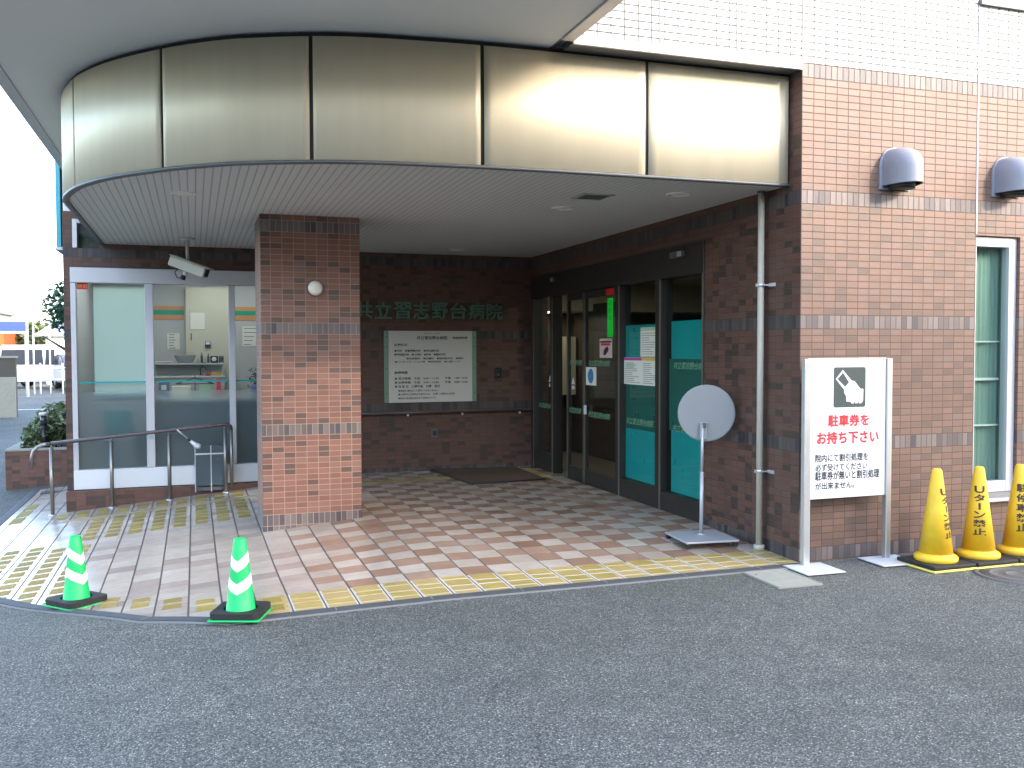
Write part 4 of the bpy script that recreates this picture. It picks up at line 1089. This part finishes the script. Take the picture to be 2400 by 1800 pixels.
# ramp handrail
t = thing('ramp_handrail', 'brown topped steel handrail along the ramp', 'handrail', (-4.7, 5.5, -.15))
px = [-5.62, -5.022, -4.425, -3.822]; hy = 5.40
hp = [(-5.815, hy, .30), (-5.812, hy, .42), (-5.795, hy, .48), (-5.755, hy, .525), (-5.70, hy, .548), (-5.62, hy, .558), (-3.83, hy, .716), (-3.79, hy, .716), (-3.765, hy, .695), (-3.755, hy, .66), (-3.755, hy, -.02)]
MB().tube(hp[:6], .019, M['steel'], 14).build('end_bend', t)
MB().tube(hp[5:10], .0205, M['rail_brown'], 14).build('rail', t)
MB().tube(hp[9:], .0185, M['steel'], 14).build('end_post', t)
for x in px:
    b_ = H(x, hy); zt_ = .558 + (x + 5.62) / 1.79 * .158
    MB().tube([(x, hy, b_), (x, hy, zt_ - .05)], .021, M['steel'], 14).tube([(x, hy, zt_ - .05), (x, hy, zt_ - .015)], .010, M['steel'], 10).lathe([(.042, .004), (.042, .012), (.022, .022)], M['alu'], 20, Matrix.Translation((x, hy, b_))).build('post', t)
# umbrella stand with acrylic side and a white brush leaning on it
t = thing('umbrella_stand', 'low umbrella stand with dull grey sides behind the handrail', 'umbrella stand', (-3.98, 5.47, -.05))
M['acrylic'] = mat('smoky_blue_panel', (.055, .08, .095), .25)
ux0, ux1, uy0, uy1 = -4.145, -3.83, 5.425, 5.50
MB().box(ux0, ux1, uy0, uy0 + .006, .02, .47, M['acrylic']).box(ux0, ux1, uy1 - .006, uy1, .02, .47, M['acrylic']).build('side_panel', t)
fr = MB()
for x in (ux0 - .012, -3.985, ux1):
    fr.box(x, x + .012, uy0 - .008, uy0 - .001, -.05 + .0, .485, M['galv'], .002)
fr.box(ux0, ux1, uy0 - .014, uy0 - .009, .375, .392, M['alu'], .002).box(ux0, ux1, uy0 + .01, uy1 - .01, -.04, .0, M['skirt_dark'])
fr.build('frame', t)
t = thing('hand_brush', 'white brush with a slim pale handle above the umbrella stand', 'brush', (-4.22, 5.38, .6))
MB().tube([(-4.34, 5.36, .675), (-4.225, 5.375, .565)], .008, M['alu_white'], 10).build('handle', t)
MB().tube([(-4.225, 5.375, .565), (-4.20, 5.378, .540)], .011, M['black'], 10).build('grip', t)
MB().tube([(-4.20, 5.378, .540), (-4.15, 5.385, .500), (-4.115, 5.39, .475), (-4.085, 5.395, .468)], [.014, .026, .034, .020], M['plastic_white'], 12).build('head', t)

# door mat
t = thing('door_mat', 'brown door mat in front of the entrance doors', 'mat', (-.75, 4.95, .05))
mz = H(-1, 5) + .005
MB().prism([(-1.22, 4.28), (-.30, 4.36), (-.28, 5.50), (-1.36, 5.62)], mz, mz + .012, M['mat']).build('pile', t)
ed = MB(); P4 = [(-1.22, 4.28), (-.30, 4.36), (-.28, 5.50), (-1.36, 5.62)]
for a, b_ in zip(P4, P4[1:] + P4[:1]): ed.tube([(a[0], a[1], mz + .006), (b_[0], b_[1], mz + .006)], .011, M['black_rubber'], 8)
ed.build('rubber_edge', t)

# round sign stand seen from behind
sx_, sy_ = -.335, .80; sz = H(sx_, sy_) + .006
t = thing('round_sign_stand', 'grey round sign on a pole stand turned to the wall', 'sign', (sx_, sy_, sz))
bm4 = Matrix.Translation((-.37, .74, sz)) @ Matrix.Rotation(R(-6), 4, 'Z')
MB().box(-.218, .218, -.218, .218, .036, .052, M['galv'], .004, bm4).build('base_plate', t)
for a in (-1, 1):
    for b_ in (-1, 1): MB().box(a * .195 - .018, a * .195 + .018, b_ * .195 - .018, b_ * .195 + .018, 0, .035, M['black_rubber'], .004, bm4).build('foot', t)
MB().tube([(sx_, sy_, sz + .046), (sx_ + .004, sy_, sz + .55)], .0155, M['galv'], 16).tube([(sx_ + .004, sy_, sz + .55), (sx_ + .009, sy_, .955)], .0125, M['galv'], 16).lathe([(.032, .046), (.030, .056), (.018, .060)], M['galv'], 20, Matrix.Translation((sx_, sy_, sz))).build('pole', t)
dm = Matrix.Translation((-.266, .845, 1.043)) @ Matrix.Rotation(R(-24), 4, 'Z') @ Matrix.Rotation(R(90), 4, 'X')
MB().lathe([(.224, -.004), (.228, .0), (.228, .006), (.223, .010), (.214, .0105)], M['grey_disc'], 64, dm, cap=True).build('disc', t)
MB().box(-.03, .03, -.006, .006, -.10, .03, M['galv'], .003, Matrix.Translation((-.305, .824, .94))).box(-.014, .014, -.02, -.004, -.02, .02, M['dark_trim'], .003, Matrix.Translation((-.318, .80, .95))).build('clamp', t)

# parking ticket sign
t = thing('parking_sign', 'white parking ticket sign on two posts in front of the wall', 'sign', (.31, -.12, 0))
SY = -.12
MB().box(-.004, .655, SY - .008, SY + .012, .478, 1.478, M['sign_white'], .003).build('panel', t)
for x0_, x1_ in ((-.058, -.006), (.657, .702)):
    MB().box(x0_, x1_, SY - .022, SY + .022, .002, 1.482, M['alu'], .004).build('post', t)
MB().box(-.006, .657, SY - .012, SY + .016, 1.4795, 1.487, M['alu'], .002).build('top_rail', t)
def plate(xc, yc, rot, w, d):
    m_ = Matrix.Translation((xc, yc, 0)) @ Matrix.Rotation(R(rot), 4, 'Z'); MB().box(-w / 2, w / 2, -d / 2, d / 2, .003, .012, M['plate_white'], .003, m_).build('base_plate', t)
M['plate_white'] = mat('white_painted_plate', (.50, .51, .52), .6, var=.12, vscale=12)
plate(-.04, -.235, -2, .31, .30); plate(.64, -.205, -2, .33, .29)
# pictogram: hand holding a ticket on a dark square (traced in the sign's own millimetres)
pg = MB(); yp = SY - .0095
def S(u, v): return (-.004 + (u - 885) / (1755 - 885) * .655, 1.478 - (v - 100) / (1580 - 100) * 1.0)
def sq(poly, d, mt): pg.prism([S(*p_) for p_ in poly], yp - d, yp - d + .0008, mt, 'xz')
rc = []
for (cx_, cy_, a0) in ((1495, 205, -90), (1495, 590, 0), (1170, 590, 90), (1170, 205, 180)):
    for k in range(6): a = R(a0 + 18 * k); rc.append((cx_ + 22 * math.cos(a), cy_ + 22 * math.sin(a)))
sq(rc, 0, M['sign_grey'])
sq([(1252, 212), (1350, 325), (1325, 345), (1252, 240), (1190, 308), (1285, 400), (1265, 420), (1170, 306)], .001, M['sign_white'])
sq([(1340, 325), (1385, 332), (1455, 415), (1490, 418), (1488, 545), (1468, 572), (1442, 572), (1432, 545), (1425, 572), (1398, 572), (1390, 545), (1380, 572), (1355, 572), (1342, 552), (1295, 550), (1290, 490), (1268, 455), (1268, 405), (1300, 370)], .0012, M['sign_white'])
pg.build('pictogram', t)
tx = MB()
def sl(s, u0, u1, v0, v1, col, bold):
    (xa, zb__), (xb, za__) = S(u0, v1), S(u1, v0)
    put_text(tx, s, (xa, yp, zb__), M[col], FRONT, w=xb - xa, h=za__ - zb__, bold=bold)
sl('駐車券を', 1090, 1560, 690, 812, 'ink_red', .04); sl('お持ち下さい', 965, 1675, 868, 998, 'ink_red', .04)
sl('院内にて割引処理を', 948, 1555, 1105, 1188, 'ink_black', .02); sl('必ず受けてください', 948, 1548, 1208, 1285, 'ink_black', .02)
sl('駐車券が無いと割引処理', 948, 1690, 1288, 1382, 'ink_black', .02); sl('が出来ません。', 948, 1395, 1405, 1480, 'ink_black', .02)
tx.build('lettering', t)

# ground covers
t = thing('concrete_hatch', 'square concrete hatch cover let into the asphalt', 'hatch', (-.40, -.37, 0))
m_ = Matrix.Translation((-.40, -.372, 0)) @ Matrix.Rotation(R(-1.5), 4, 'Z')
MB().box(-.155, .155, -.205, .205, -.05, .006, M['concrete'], .003, m_).build('cover', t)
fr = MB()
fr.box(-.168, -.157, -.218, .218, -.05, .009, M['concrete_rim'], .002, m_).box(.157, .168, -.218, .218, -.05, .009, M['concrete_rim'], .002, m_).box(-.156, .156, .207, .218, -.05, .009, M['concrete_rim'], .002, m_).box(-.156, .156, -.218, -.207, -.05, .009, M['concrete_rim'], .002, m_)
fr.build('rim', t)
MB().lathe([(.012, .0062), (.010, .0068)], M['black'], 12, m_ @ Matrix.Translation((-.12, .13, 0))).build('lifting_hole', t)
t = thing('manhole_cover', 'round iron manhole cover in the asphalt by the yellow cones', 'manhole', (1.20, -.83, 0))
m_ = Matrix.Translation((1.20, -.83, 0))
MB().lathe([(.29, -.05), (.29, .004), (.28, .006), (.262, .006), (.262, -.02)], M['iron'], 48, m_, cap=False).build('rim_ring', t)
mc = MB().lathe([(.258, -.05), (.258, .002), (.20, .003), (.198, .006), (.188, .006), (.186, .003), (.10, .003), (.098, .006), (.088, .006), (.086, .003)], M['iron'], 48, m_)
mc.build('cover', t)

# yellow cones with upright lettering
def yellow_cone(words, turn):
    t = thing('traffic_cone', 'x', 'traffic cone', (0, 0, 0), 0, 'yellow cones along the front wall')
    MB().box(-.19, .19, -.19, .19, 0, .016, M['cone_yellow_pale'], .006).build('base', t)
    MB().box(-.185, .185, -.185, .185, .0175, .045, M['black_rubber'], .008).build('rubber_weight', t)
    b = MB().lathe([(.142, .046), (.147, .055), (.147, .074), (.139, .083), (.122, .088), (.114, .10)], M['cone_yellow'], 48, cap=False)
    b.build('collar', t)
    r0, r1, z0_, z1_ = .114, .033, .10, .70
    MB().lathe([(r0, z0_), ((r0 + r1) / 2, (z0_ + z1_) / 2), (r1 + .004, z1_ - .03), (r1, z1_ - .012), (r1 - .008, z1_), (r1 - .016, z1_ + .001)], M['cone_yellow'], 48, cap=True).build('body', t)
    tx_ = MB(); n = len(words); zt = .57; zb2 = .21; step = (zt - zb2) / n
    for k, ch in enumerate(words):
        zc = zt - (k + .5) * step; sc = (.068 + .022 * k / n) if n > 4 else .085
        vs, fs = text_verts(ch, .1, .0010)
        hgt = step * (.8 if ch not in 'ー' else .75)
        if ch == 'ー': vs = [Vector((v.y, -v.x, 0)) for v in vs]; vs = fit(vs, .012, hgt); vs = [v - Vector((.006, hgt / 2, 0)) for v in vs]
        else: vs = fit(vs, sc, hgt); vs = [v - Vector((sc / 2, hgt / 2, 0)) for v in vs]
        vs = [v + Vector((dx, dy, n_ * .0003)) for n_, (dx, dy) in enumerate(((0, 0), (.0022, 0), (-.0022, 0), (0, .0015), (0, -.0015))) for v in vs]; nf = len(vs) // 5; fs = [[i + n_ * nf for i in f] for n_ in range(5) for f in fs]
        out = []
        for v in vs:
            z = zc + v.y; r = r0 + (r1 - r0) * (z - z0_) / (z1_ - z0_) + .0022 + v.z
            a = turn + v.x / r
            out.append(Vector((r * math.sin(a), -r * math.cos(a), z)))
        tx_.add(out, fs, M['ink_brown'])
    tx_.build('lettering', t, fix=False)
    return t
def put_cone(t, x, y, label):
    t.location = (x, y, -.003); t['label'] = label
# azimuth of the viewer from the cones
def face(x, y): return math.atan2(-4.143 - x, 5.676 + y)
put_cone(yellow_cone('Uターン禁止', -face(0.93, -.30) * -1 + R(62)), .862, -.415, 'yellow cone nearest the sign post, its lettering turned aside')
put_cone(yellow_cone('Uターン禁止', face(1.36, -.25) + R(4)), 1.243, -.42, 'yellow cone with upright no U-turn lettering under the narrow window')
put_cone(yellow_cone('駐停車禁止', face(1.78, -.22) + R(14)), 1.624, -.425, 'yellow cone with no parking lettering, cut by the picture edge')

# green cones with white chevron bands
def green_cone():
    t = thing('safety_cone', 'x', 'traffic cone', (0, 0, 0), 0, 'green cones on the kerb')
    MB().box(-.150, .150, -.150, .150, 0, .012, M['cone_green'], .005).build('base', t)
    wt = MB()
    ring = []; n = 48
    vs = []; fs = []
    for lev, z in ((0, .0135), (1, .048)):
        for i in range(n):
            a = 2 * math.pi * i / n; c_, s_ = math.cos(a), math.sin(a); k = .146 / max(abs(c_), abs(s_)); k = min(k, .19)
            vs.append((k * c_, k * s_, z))
        for i in range(n):
            a = 2 * math.pi * i / n; vs.append((.098 * math.cos(a), .098 * math.sin(a), z))
    for i in range(n):
        j = (i + 1) % n
        fs += [[i, j, 2 * n + j, 2 * n + i], [n + i, 3 * n + i, 3 * n + j, n + j], [2 * n + i, 2 * n + j, 3 * n + j, 3 * n + i], [i, n + i, n + j, j]]
    wt.add(vs, fs, M['black_rubber']); wt.build('rubber_weight', t)
    r0, r1, z0_, z1_ = .086, .036, .026, .455
    MB().lathe([(.096, .0125), (.096, .020), (r0, z0_), ((r0 + r1) / 2, (z0_ + z1_) / 2), (r1, z1_), (r1 - .003, z1_ + .004), (r1 - .008, z1_ + .004), (r1 - .010, z1_ - .02)], M['cone_green'], 48).build('body', t)
    for zc, hh in ((.325, .062), (.195, .062)):
        n = 72; vs = []; fs = []
        for i in range(n + 1):
            a = 2 * math.pi * i / n; tri = abs(((a / math.pi) % 1.0) * 2 - 1)     # 1 at the ridge, 0 between
            for e in (0, 1):
                z = zc - .024 + .055 * (1 - tri) + (e - .5) * hh; r = r0 + (r1 - r0) * (z - z0_) / (z1_ - z0_) + .0012
                vs.append((r * math.sin(a), -r * math.cos(a), z))
        for i in range(n): fs.append([2 * i, 2 * i + 2, 2 * i + 3, 2 * i + 1])
        b = MB(); b.add(vs, fs, M['band_white'], True); b.build('white_band', t, fix=False)
    return t
gc = green_cone()
gc.location = (-3.905, -.02, H(-3.905, -.02) + .014); gc.rotation_euler = (0, 0, R(-20))
gc['label'] = 'green cone with white chevron bands standing on the kerb bend'
dup_tree(gc, (-4.915, 1.12, H(-4.915, 1.12) + .014), R(42), 'green cone with white chevron bands by the olive tactile bars')

# ------------------------------------------------------------------ left side: planter, sign, street
t = thing('planter', 'brown tiled planter box against the building corner', 'planter', (-6.05, 8.5, -.3))
PL = (-6.58, -5.52, 8.35, 11.0); zt_ = .20
MB().box(PL[0], PL[1], PL[2], PL[2] + .14, -.42, zt_, M['brick_plain'], .006).box(PL[0], PL[0] + .14, PL[2] + .142, PL[3], -.42, zt_, M['brick_plain'], .006).build('wall', t)
MB().box(PL[0] - .01, PL[1], PL[2] - .012, PL[2] + .15, zt_ + .001, zt_ + .03, M['concrete_rim'], .005).box(PL[0] - .01, PL[0] + .15, PL[2] + .152, PL[3], zt_ + .001, zt_ + .03, M['concrete_rim'], .005).build('coping', t)
MB().box(PL[0] + .142, PL[1], PL[2] + .142, PL[3], -.1, zt_ - .04, M['soil']).build('soil', t)
rr = random.Random(21)
def clump(center, rad, n, seed):
    r_ = random.Random(seed); out = []
    for _ in range(n):
        d = Vector((r_.gauss(0, 1), r_.gauss(0, 1), r_.gauss(0, 1))).normalized() * (r_.random() ** .35)
        out.append(Vector(center) + Vector((d.x * rad[0], d.y * rad[1], d.z * rad[2])))
    return out
t = thing('bush', 'leafy variegated bush growing in the brown planter', 'bush', (-6.0, 9.2, .16))
bl = MB()
for c_, r_, n_ in (((-6.18, 8.95, .40), (.28, .3, .24), 900), ((-5.85, 9.1, .52), (.30, .35, .30), 1100), ((-6.05, 9.6, .50), (.36, .4, .32), 900), ((-5.72, 9.5, .68), (.22, .3, .26), 700), ((-6.28, 8.8, .30), (.18, .2, .13), 350)):
    leaves(bl, clump(c_, r_, n_, n_ + int(c_[0] * 10)), .052, M['leaf_bush'], rr, .7)
bl.build('foliage', t, fix=False)
st = MB()
for k in range(9):
    x, y = -6.1 + .06 * k, 8.9 + .09 * (k % 5); st.tube([(x, y, .15), (x + rr.uniform(-.05, .05), y, .35), (x + rr.uniform(-.1, .1), y + rr.uniform(-.1, .1), .55)], .009, M['bark'], 6)
st.build('stem', t)
t = thing('bollard_lamp', 'small black and white lamp post in the planter', 'lamp', (-6.16, 8.95, .16))
tr = Matrix.Translation((-6.155, 8.72, .16))
MB().lathe([(.045, 0), (.045, .36)], M['black'], 20, tr).build('post', t); MB().lathe([(.040, .361), (.040, .50)], M['car_glass'], 20, tr).build('lens', t); MB().lathe([(.056, .50), (.056, .535), (.05, .54)], M['alu_white'], 20, tr).build('cap', t)
t = thing('projecting_sign', 'turquoise sign board projecting from the building side', 'sign', (-5.56, 6.4, 2.7))
MB().box(-5.598, -5.548, 5.95, 6.8, 2.735, 4.8, M['teal_sign'], .004).build('board', t)
MB().box(-5.61, -5.502, 5.93, 6.82, 2.70, 2.733, M['alu_white'], .003).build('rail', t)
MB().box(-5.546, -5.502, 6.2, 6.26, 2.9, 2.96, M['galv']).box(-5.546, -5.502, 6.2, 6.26, 4.5, 4.56, M['galv']).build('bracket', t)

def tree(x, y, label, trunk_h, blobs, seed, leaf=.11, mt='leaf_tree'):
    z = HG(x, y); t = thing('street_tree', label, 'tree', (x, y, z)); r_ = random.Random(seed)
    tk = MB().tube([(x, y, z), (x + .04, y, z + trunk_h * .5), (x - .02, y + .05, z + trunk_h), (x + .05, y, z + trunk_h * 1.5)], [.12, .10, .085, .05], M['bark'], 12)
    for k in range(6):
        a = k * 1.05; tk.tube([(x, y, z + trunk_h * (.8 + .08 * k)), (x + .5 * math.cos(a), y + .5 * math.sin(a), z + trunk_h * (1.1 + .1 * k)), (x + .9 * math.cos(a), y + .9 * math.sin(a), z + trunk_h * (1.25 + .12 * k))], [.045, .03, .012], M['bark'], 8)
    tk.build('trunk', t)
    b = MB()
    for c_, rad, n in blobs: leaves(b, clump((x + c_[0], y + c_[1], z + c_[2]), rad, n, seed + n), leaf, M[mt], r_, .8)
    b.build('crown', t, fix=False); return t
tree(-5.92, 13.6, 'dark green tree beside the building wall', 1.3, [((-.15, 0, 2.6), (.75, .8, .6), 1500), ((.1, .1, 3.15), (.6, .6, .5), 1100), ((.2, -.2, 1.95), (.62, .6, .5), 1000), ((.35, .3, 1.45), (.45, .5, .35), 500)], 3, .085)
tree(-12.6, 52, 'pale green tree far down the street', 1.2, [((0, 0, 2.2), (1.3, 1.2, 1.1), 600), ((.8, 0, 1.9), (.8, .8, .8), 300)], 9, .25, 'leaf_bush')

# parked cars far down the street
def car(x, y, rz, paint, label, van):
    t = thing('parked_van' if van else 'parked_car', label, 'van' if van else 'car', (x, y, HG(x, y)), rz)
    L, W, Hh = (3.4, 1.48, 1.85) if van else (4.2, 1.7, 1.45)
    b = MB()
    prof = [(-L / 2, .28), (L / 2, .28), (L / 2, .62), (L / 2 - .08, .82), (L / 2 - (.45 if van else 1.15), .95), (L / 2 - (.75 if van else 1.75), Hh - .12), (L / 2 - (1.1 if van else 2.1), Hh), (-L / 2 + (.25 if van else .9), Hh), (-L / 2 + (.06 if van else .35), .98), (-L / 2, .75)]
    bmx = bmesh.new(); v0 = [bmx.verts.new((a, -W / 2, c_)) for a, c_ in prof]; f0 = bmx.faces.new(v0)
    ex = bmesh.ops.extrude_face_region(bmx, geom=[f0]); bmesh.ops.translate(bmx, verts=[v for v in ex['geom'] if isinstance(v, bmesh.types.BMVert)], vec=(0, W, 0))
    bmesh.ops.bevel(bmx, geom=bmx.edges[:], offset=.05, segments=2, affect='EDGES')
    b.bm(bmx, M[paint]); b2 = b.build_local('body', t)
    for s_ in (-1, 1):
        yy = s_ * (W / 2 + .002)
        for a, c_ in (((-L / 2 + .25, L / 2 - 1.25)), ((L / 2 - 1.2, L / 2 - (.72 if van else 1.5)))) if van else (((-L / 2 + .95, L / 2 - 2.1)), ((L / 2 - 2.05, L / 2 - 1.5))):
            MB().prism([(a, 1.0), (c_, 1.0), (c_ - .06, Hh - .2), (a + .06, Hh - .2)], yy - .006, yy + .006, M['car_glass'], 'xz').build_local('side_window', t)
    MB().prism([(-W / 2 + .15, 1.05), (W / 2 - .15, 1.05), (W / 2 - .2, Hh - .22), (-W / 2 + .2, Hh - .22)], -L / 2 - .004, -L / 2 + (.09 if van else .2), M['car_glass'], 'yz').build_local('rear_window', t)
    for s_ in (-1, 1):
        MB().box(-L / 2 - .02, -L / 2 + .06, s_ * (W / 2 - .14) - .07, s_ * (W / 2 - .14) + .07, .62, .95, M['tail_red'], .01).build_local('tail_light', t)
        MB().box(L / 2 - .1, L / 2 + .015, s_ * (W / 2 - .25) - .14, s_ * (W / 2 - .25) + .14, .62, .76, M['lamp_glass'], .01).build_local('headlight', t)
        for xw in (-L / 2 + .6, L / 2 - .65):
            m_ = Matrix.Translation((xw, s_ * (W / 2 - .10), .29)) @ Matrix.Rotation(R(90), 4, 'X')
            w_ = MB().lathe([(.18, -.09), (.285, -.085), (.29, 0), (.285, .085), (.18, .09)], M['black_rubber'], 26, m_).build_local('wheel', t)
            MB().lathe([(.17, -.095), (.17, .095)], M['galv'], 18, m_).build_local('rim', w_)
    MB().box(-.1, .1, -W / 2 - .012, -W / 2 - .001, .82, .86, M['dark_trim'], .003).build_local('door_handle', t)
    return t
def build_local(self, name, parent):
    o = self.build(name, None); o.parent = parent; return o
MB.build_local = build_local
car(-10.35, 39.0, R(-22), 'car_white', 'white van parked behind white posts down the street', True)
car(-8.55, 36.5, R(-75), 'car_dark', 'dark car partly hidden by the building corner', False)

# block wall, posts, signs and far houses
def local_box(name, label, cat, boxes, group=None, extra=None):
    t = thing(name, label, cat, ((boxes[0][0] + boxes[0][1]) / 2, boxes[0][2], 0), 0, group)
    for nm, arr in extra.items():
        b = MB()
        for a in arr: b.box(*a[:6], M[a[6]], a[7] if len(a) > 7 else 0)
        b.build(nm, t)
    return t
local_box('block_wall', 'grey block wall at the side of the street', 'wall', [(-13, -8.62, 22, 22.2)], extra={'blocks': [(-14.5, -8.65, 22, 22.2, -.3, 1.38, 'block_wall', .01)], 'coping': [(-14.5, -8.62, 21.97, 22.23, 1.381, 1.44, 'concrete_rim', .01)], 'base_course': [(-14.5, -8.65, 21.9, 21.998, -.3, .88, 'concrete', .01)]})
for k, x in enumerate((-10.05, -9.83, -9.62, -9.28, -8.86)):
    t = thing('white_post', 'thin white post of the street barrier in front of the van', 'post', (x, 33, 0), 0, 'white posts of the street barrier')
    MB().tube([(x, 33, -.05), (x, 33, 3.2 if k in (1, 3) else 1.1)], .028, M['white_paint'], 10).build('shaft', t); MB().lathe([(.036, 0), (.03, .03)], M['white_paint'], 12, Matrix.Translation((x, 33, 3.2 if k in (1, 3) else 1.1))).build('cap', t)
t = thing('barrier_rail', 'white horizontal rails of the street barrier', 'barrier', (-9.5, 33.1, 0))
MB().tube([(-10.2, 33.1, .95), (-8.3, 33.1, .95)], .022, M['white_paint'], 10).build('rail', t); MB().tube([(-10.2, 33.1, .5), (-8.3, 33.1, .5)], .022, M['white_paint'], 10).build('rail', t)
t = thing('blue_sign', 'blue shop sign board above the street', 'sign', (-10.4, 31, 2.3))
MB().box(-10.62, -9.78, 31, 31.12, 2.28, 2.62, M['sign_blue'], .01).build('board', t); MB().box(-10.64, -9.76, 30.98, 31.14, 2.20, 2.279, M['white_paint'], .01).build('frame', t); MB().tube([(-9.8, 31.3, -.1), (-9.8, 31.3, 3.1)], .06, M['white_paint'], 10).build('post', t)
def house(label, x0, x1, y0, y1, hgt, roofh, wall_m, roof_m, wins):
    t = thing('house', label, 'house', ((x0 + x1) / 2, y0, 0)); MB().box(x0, x1, y0, y1, -.3, hgt, M[wall_m]).build('wall', t)
    xm = (x0 + x1) / 2; e = .4
    MB().prism([(x0 - e, hgt + .001), (x1 + e, hgt + .001), (x1 + e, hgt + .12), (xm, hgt + roofh), (x0 - e, hgt + .12)], y0 - e, y1 + e, M[roof_m], 'xz').build('roof', t)
    for (a, b_, c_, d_) in wins:
        o = MB().box(a, b_, y0 - .05, y0 - .001, c_, d_, M['alu_white'], .01).build('window', t); MB().box(a + .07, b_ - .07, y0 - .06, y0 - .051, c_ + .07, d_ - .07, M['car_glass']).build('pane', o)
    return t
house('orange fronted shop with dark eaves down the street', -19.5, -13.4, 48, 56, 2.95, .6, 'house_orange', 'roof_grey', [(-15.2, -14.0, .6, 2.0)])
house('pale house with many windows far down the street', -12.9, -10.2, 56, 64, 2.3, .8, 'house_white', 'roof_grey', [(-12.4, -11.6, .9, 1.8), (-11.3, -10.5, .9, 1.8)])
house('white house with a blue roof half hidden by the dark tree', -10.9, -6.5, 44, 51, 2.3, 1.9, 'house_white', 'roof_blue', [(-10.6, -9.9, .8, 1.9)])
house('white two storey house at the end of the street', -26, -17, 62, 72, 4.2, 1.4, 'house_white', 'roof_grey', [(-21, -19.6, 2.6, 3.7), (-24, -22.6, 2.6, 3.7)])
wl_ = MB(); wl_.box(-14, -7.0, 24.6, 24.75, HG(-9, 24.7) + .001, HG(-9, 24.7) + .005, M['white_paint'])
tag(wl_.build('road_marking'), 'white line painted across the side street', kind='structure')
# dark utility hatch in the pavement by the planter
t = thing('drain_grate', 'dark drain grate in the pavement by the planter', 'drain', (-6.1, 8.1, -.27))
gz = H(-5.9, 7.6) + .012
gr = MB().box(-6.02, -5.58, 7.35, 7.55, gz - .02, gz, M['asphalt_patch'], .003); gr.build('frame', t)
gb = MB()
for k in range(10): gb.box(-6.0 + k * .042, -5.98 + k * .042, 7.37, 7.53, gz + .0005, gz + .004, M['iron'])
gb.build('bars', t)

# unseen block added behind the viewer, stepped in height to shade forecourt and pillar
t = thing('apartment_block', 'tan block of flats across the road behind the viewer', 'building', (6, -18, 0))
ac = MB().box(10.21, 25, -27, -17.5, -.3, 10.6, M['across_wall']).box(2.5, 10.2, -27, -17.4, -.3, 13.6, M['across_wall']); ac.build('wall', t)
MB().box(10.21, 25.3, -27.3, -17.2, 10.601, 10.85, M['roof_grey']).box(2.2, 10.4, -27.3, -17.1, 13.601, 13.8, M['roof_grey']).build('roof', t)
for k in range(6):
    for z in (1.0, 3.9, 6.6, 9.0):
        yw = -17.4 if k < 2 else -17.5
        o = MB().box(3.5 + k * 3.6, 5.5 + k * 3.6, yw + .001, yw + .04, z, z + 1.3, M['car_glass'], .01).build('window', t)

# unseen low houses added behind the viewer to cut horizon glow in reflections
for k, (xa, xb, hh) in enumerate(((-34, -22.5, 6.2), (-21.5, -11, 5.2), (-10, 1.5, 6.0))):
    t = thing('house', ['wide pale house across the road, farthest along behind the viewer', 'low pale house in the middle of the row behind the viewer', 'pale house beside the tan flats behind the viewer'][k], 'house', ((xa + xb) / 2, -24, 0))
    MB().box(xa, xb, -32, -23, -.3, hh, M['across_pale']).build('wall', t)
    MB().prism([(-32.5, hh + .001), (-22.5, hh + .001), (-22.5, hh + .12), (-27.5, hh + 1.6), (-32.5, hh + .12)], xa - .4, xb + .4, M['roof_grey'], 'yz').build('roof', t)
    for w_ in range(3):
        for z in (.9, 3.6): MB().box(xa + 1.2 + w_ * 3.2, xa + 2.9 + w_ * 3.2, -22.999, -22.95, z, z + 1.2, M['car_glass']).build('window', t)
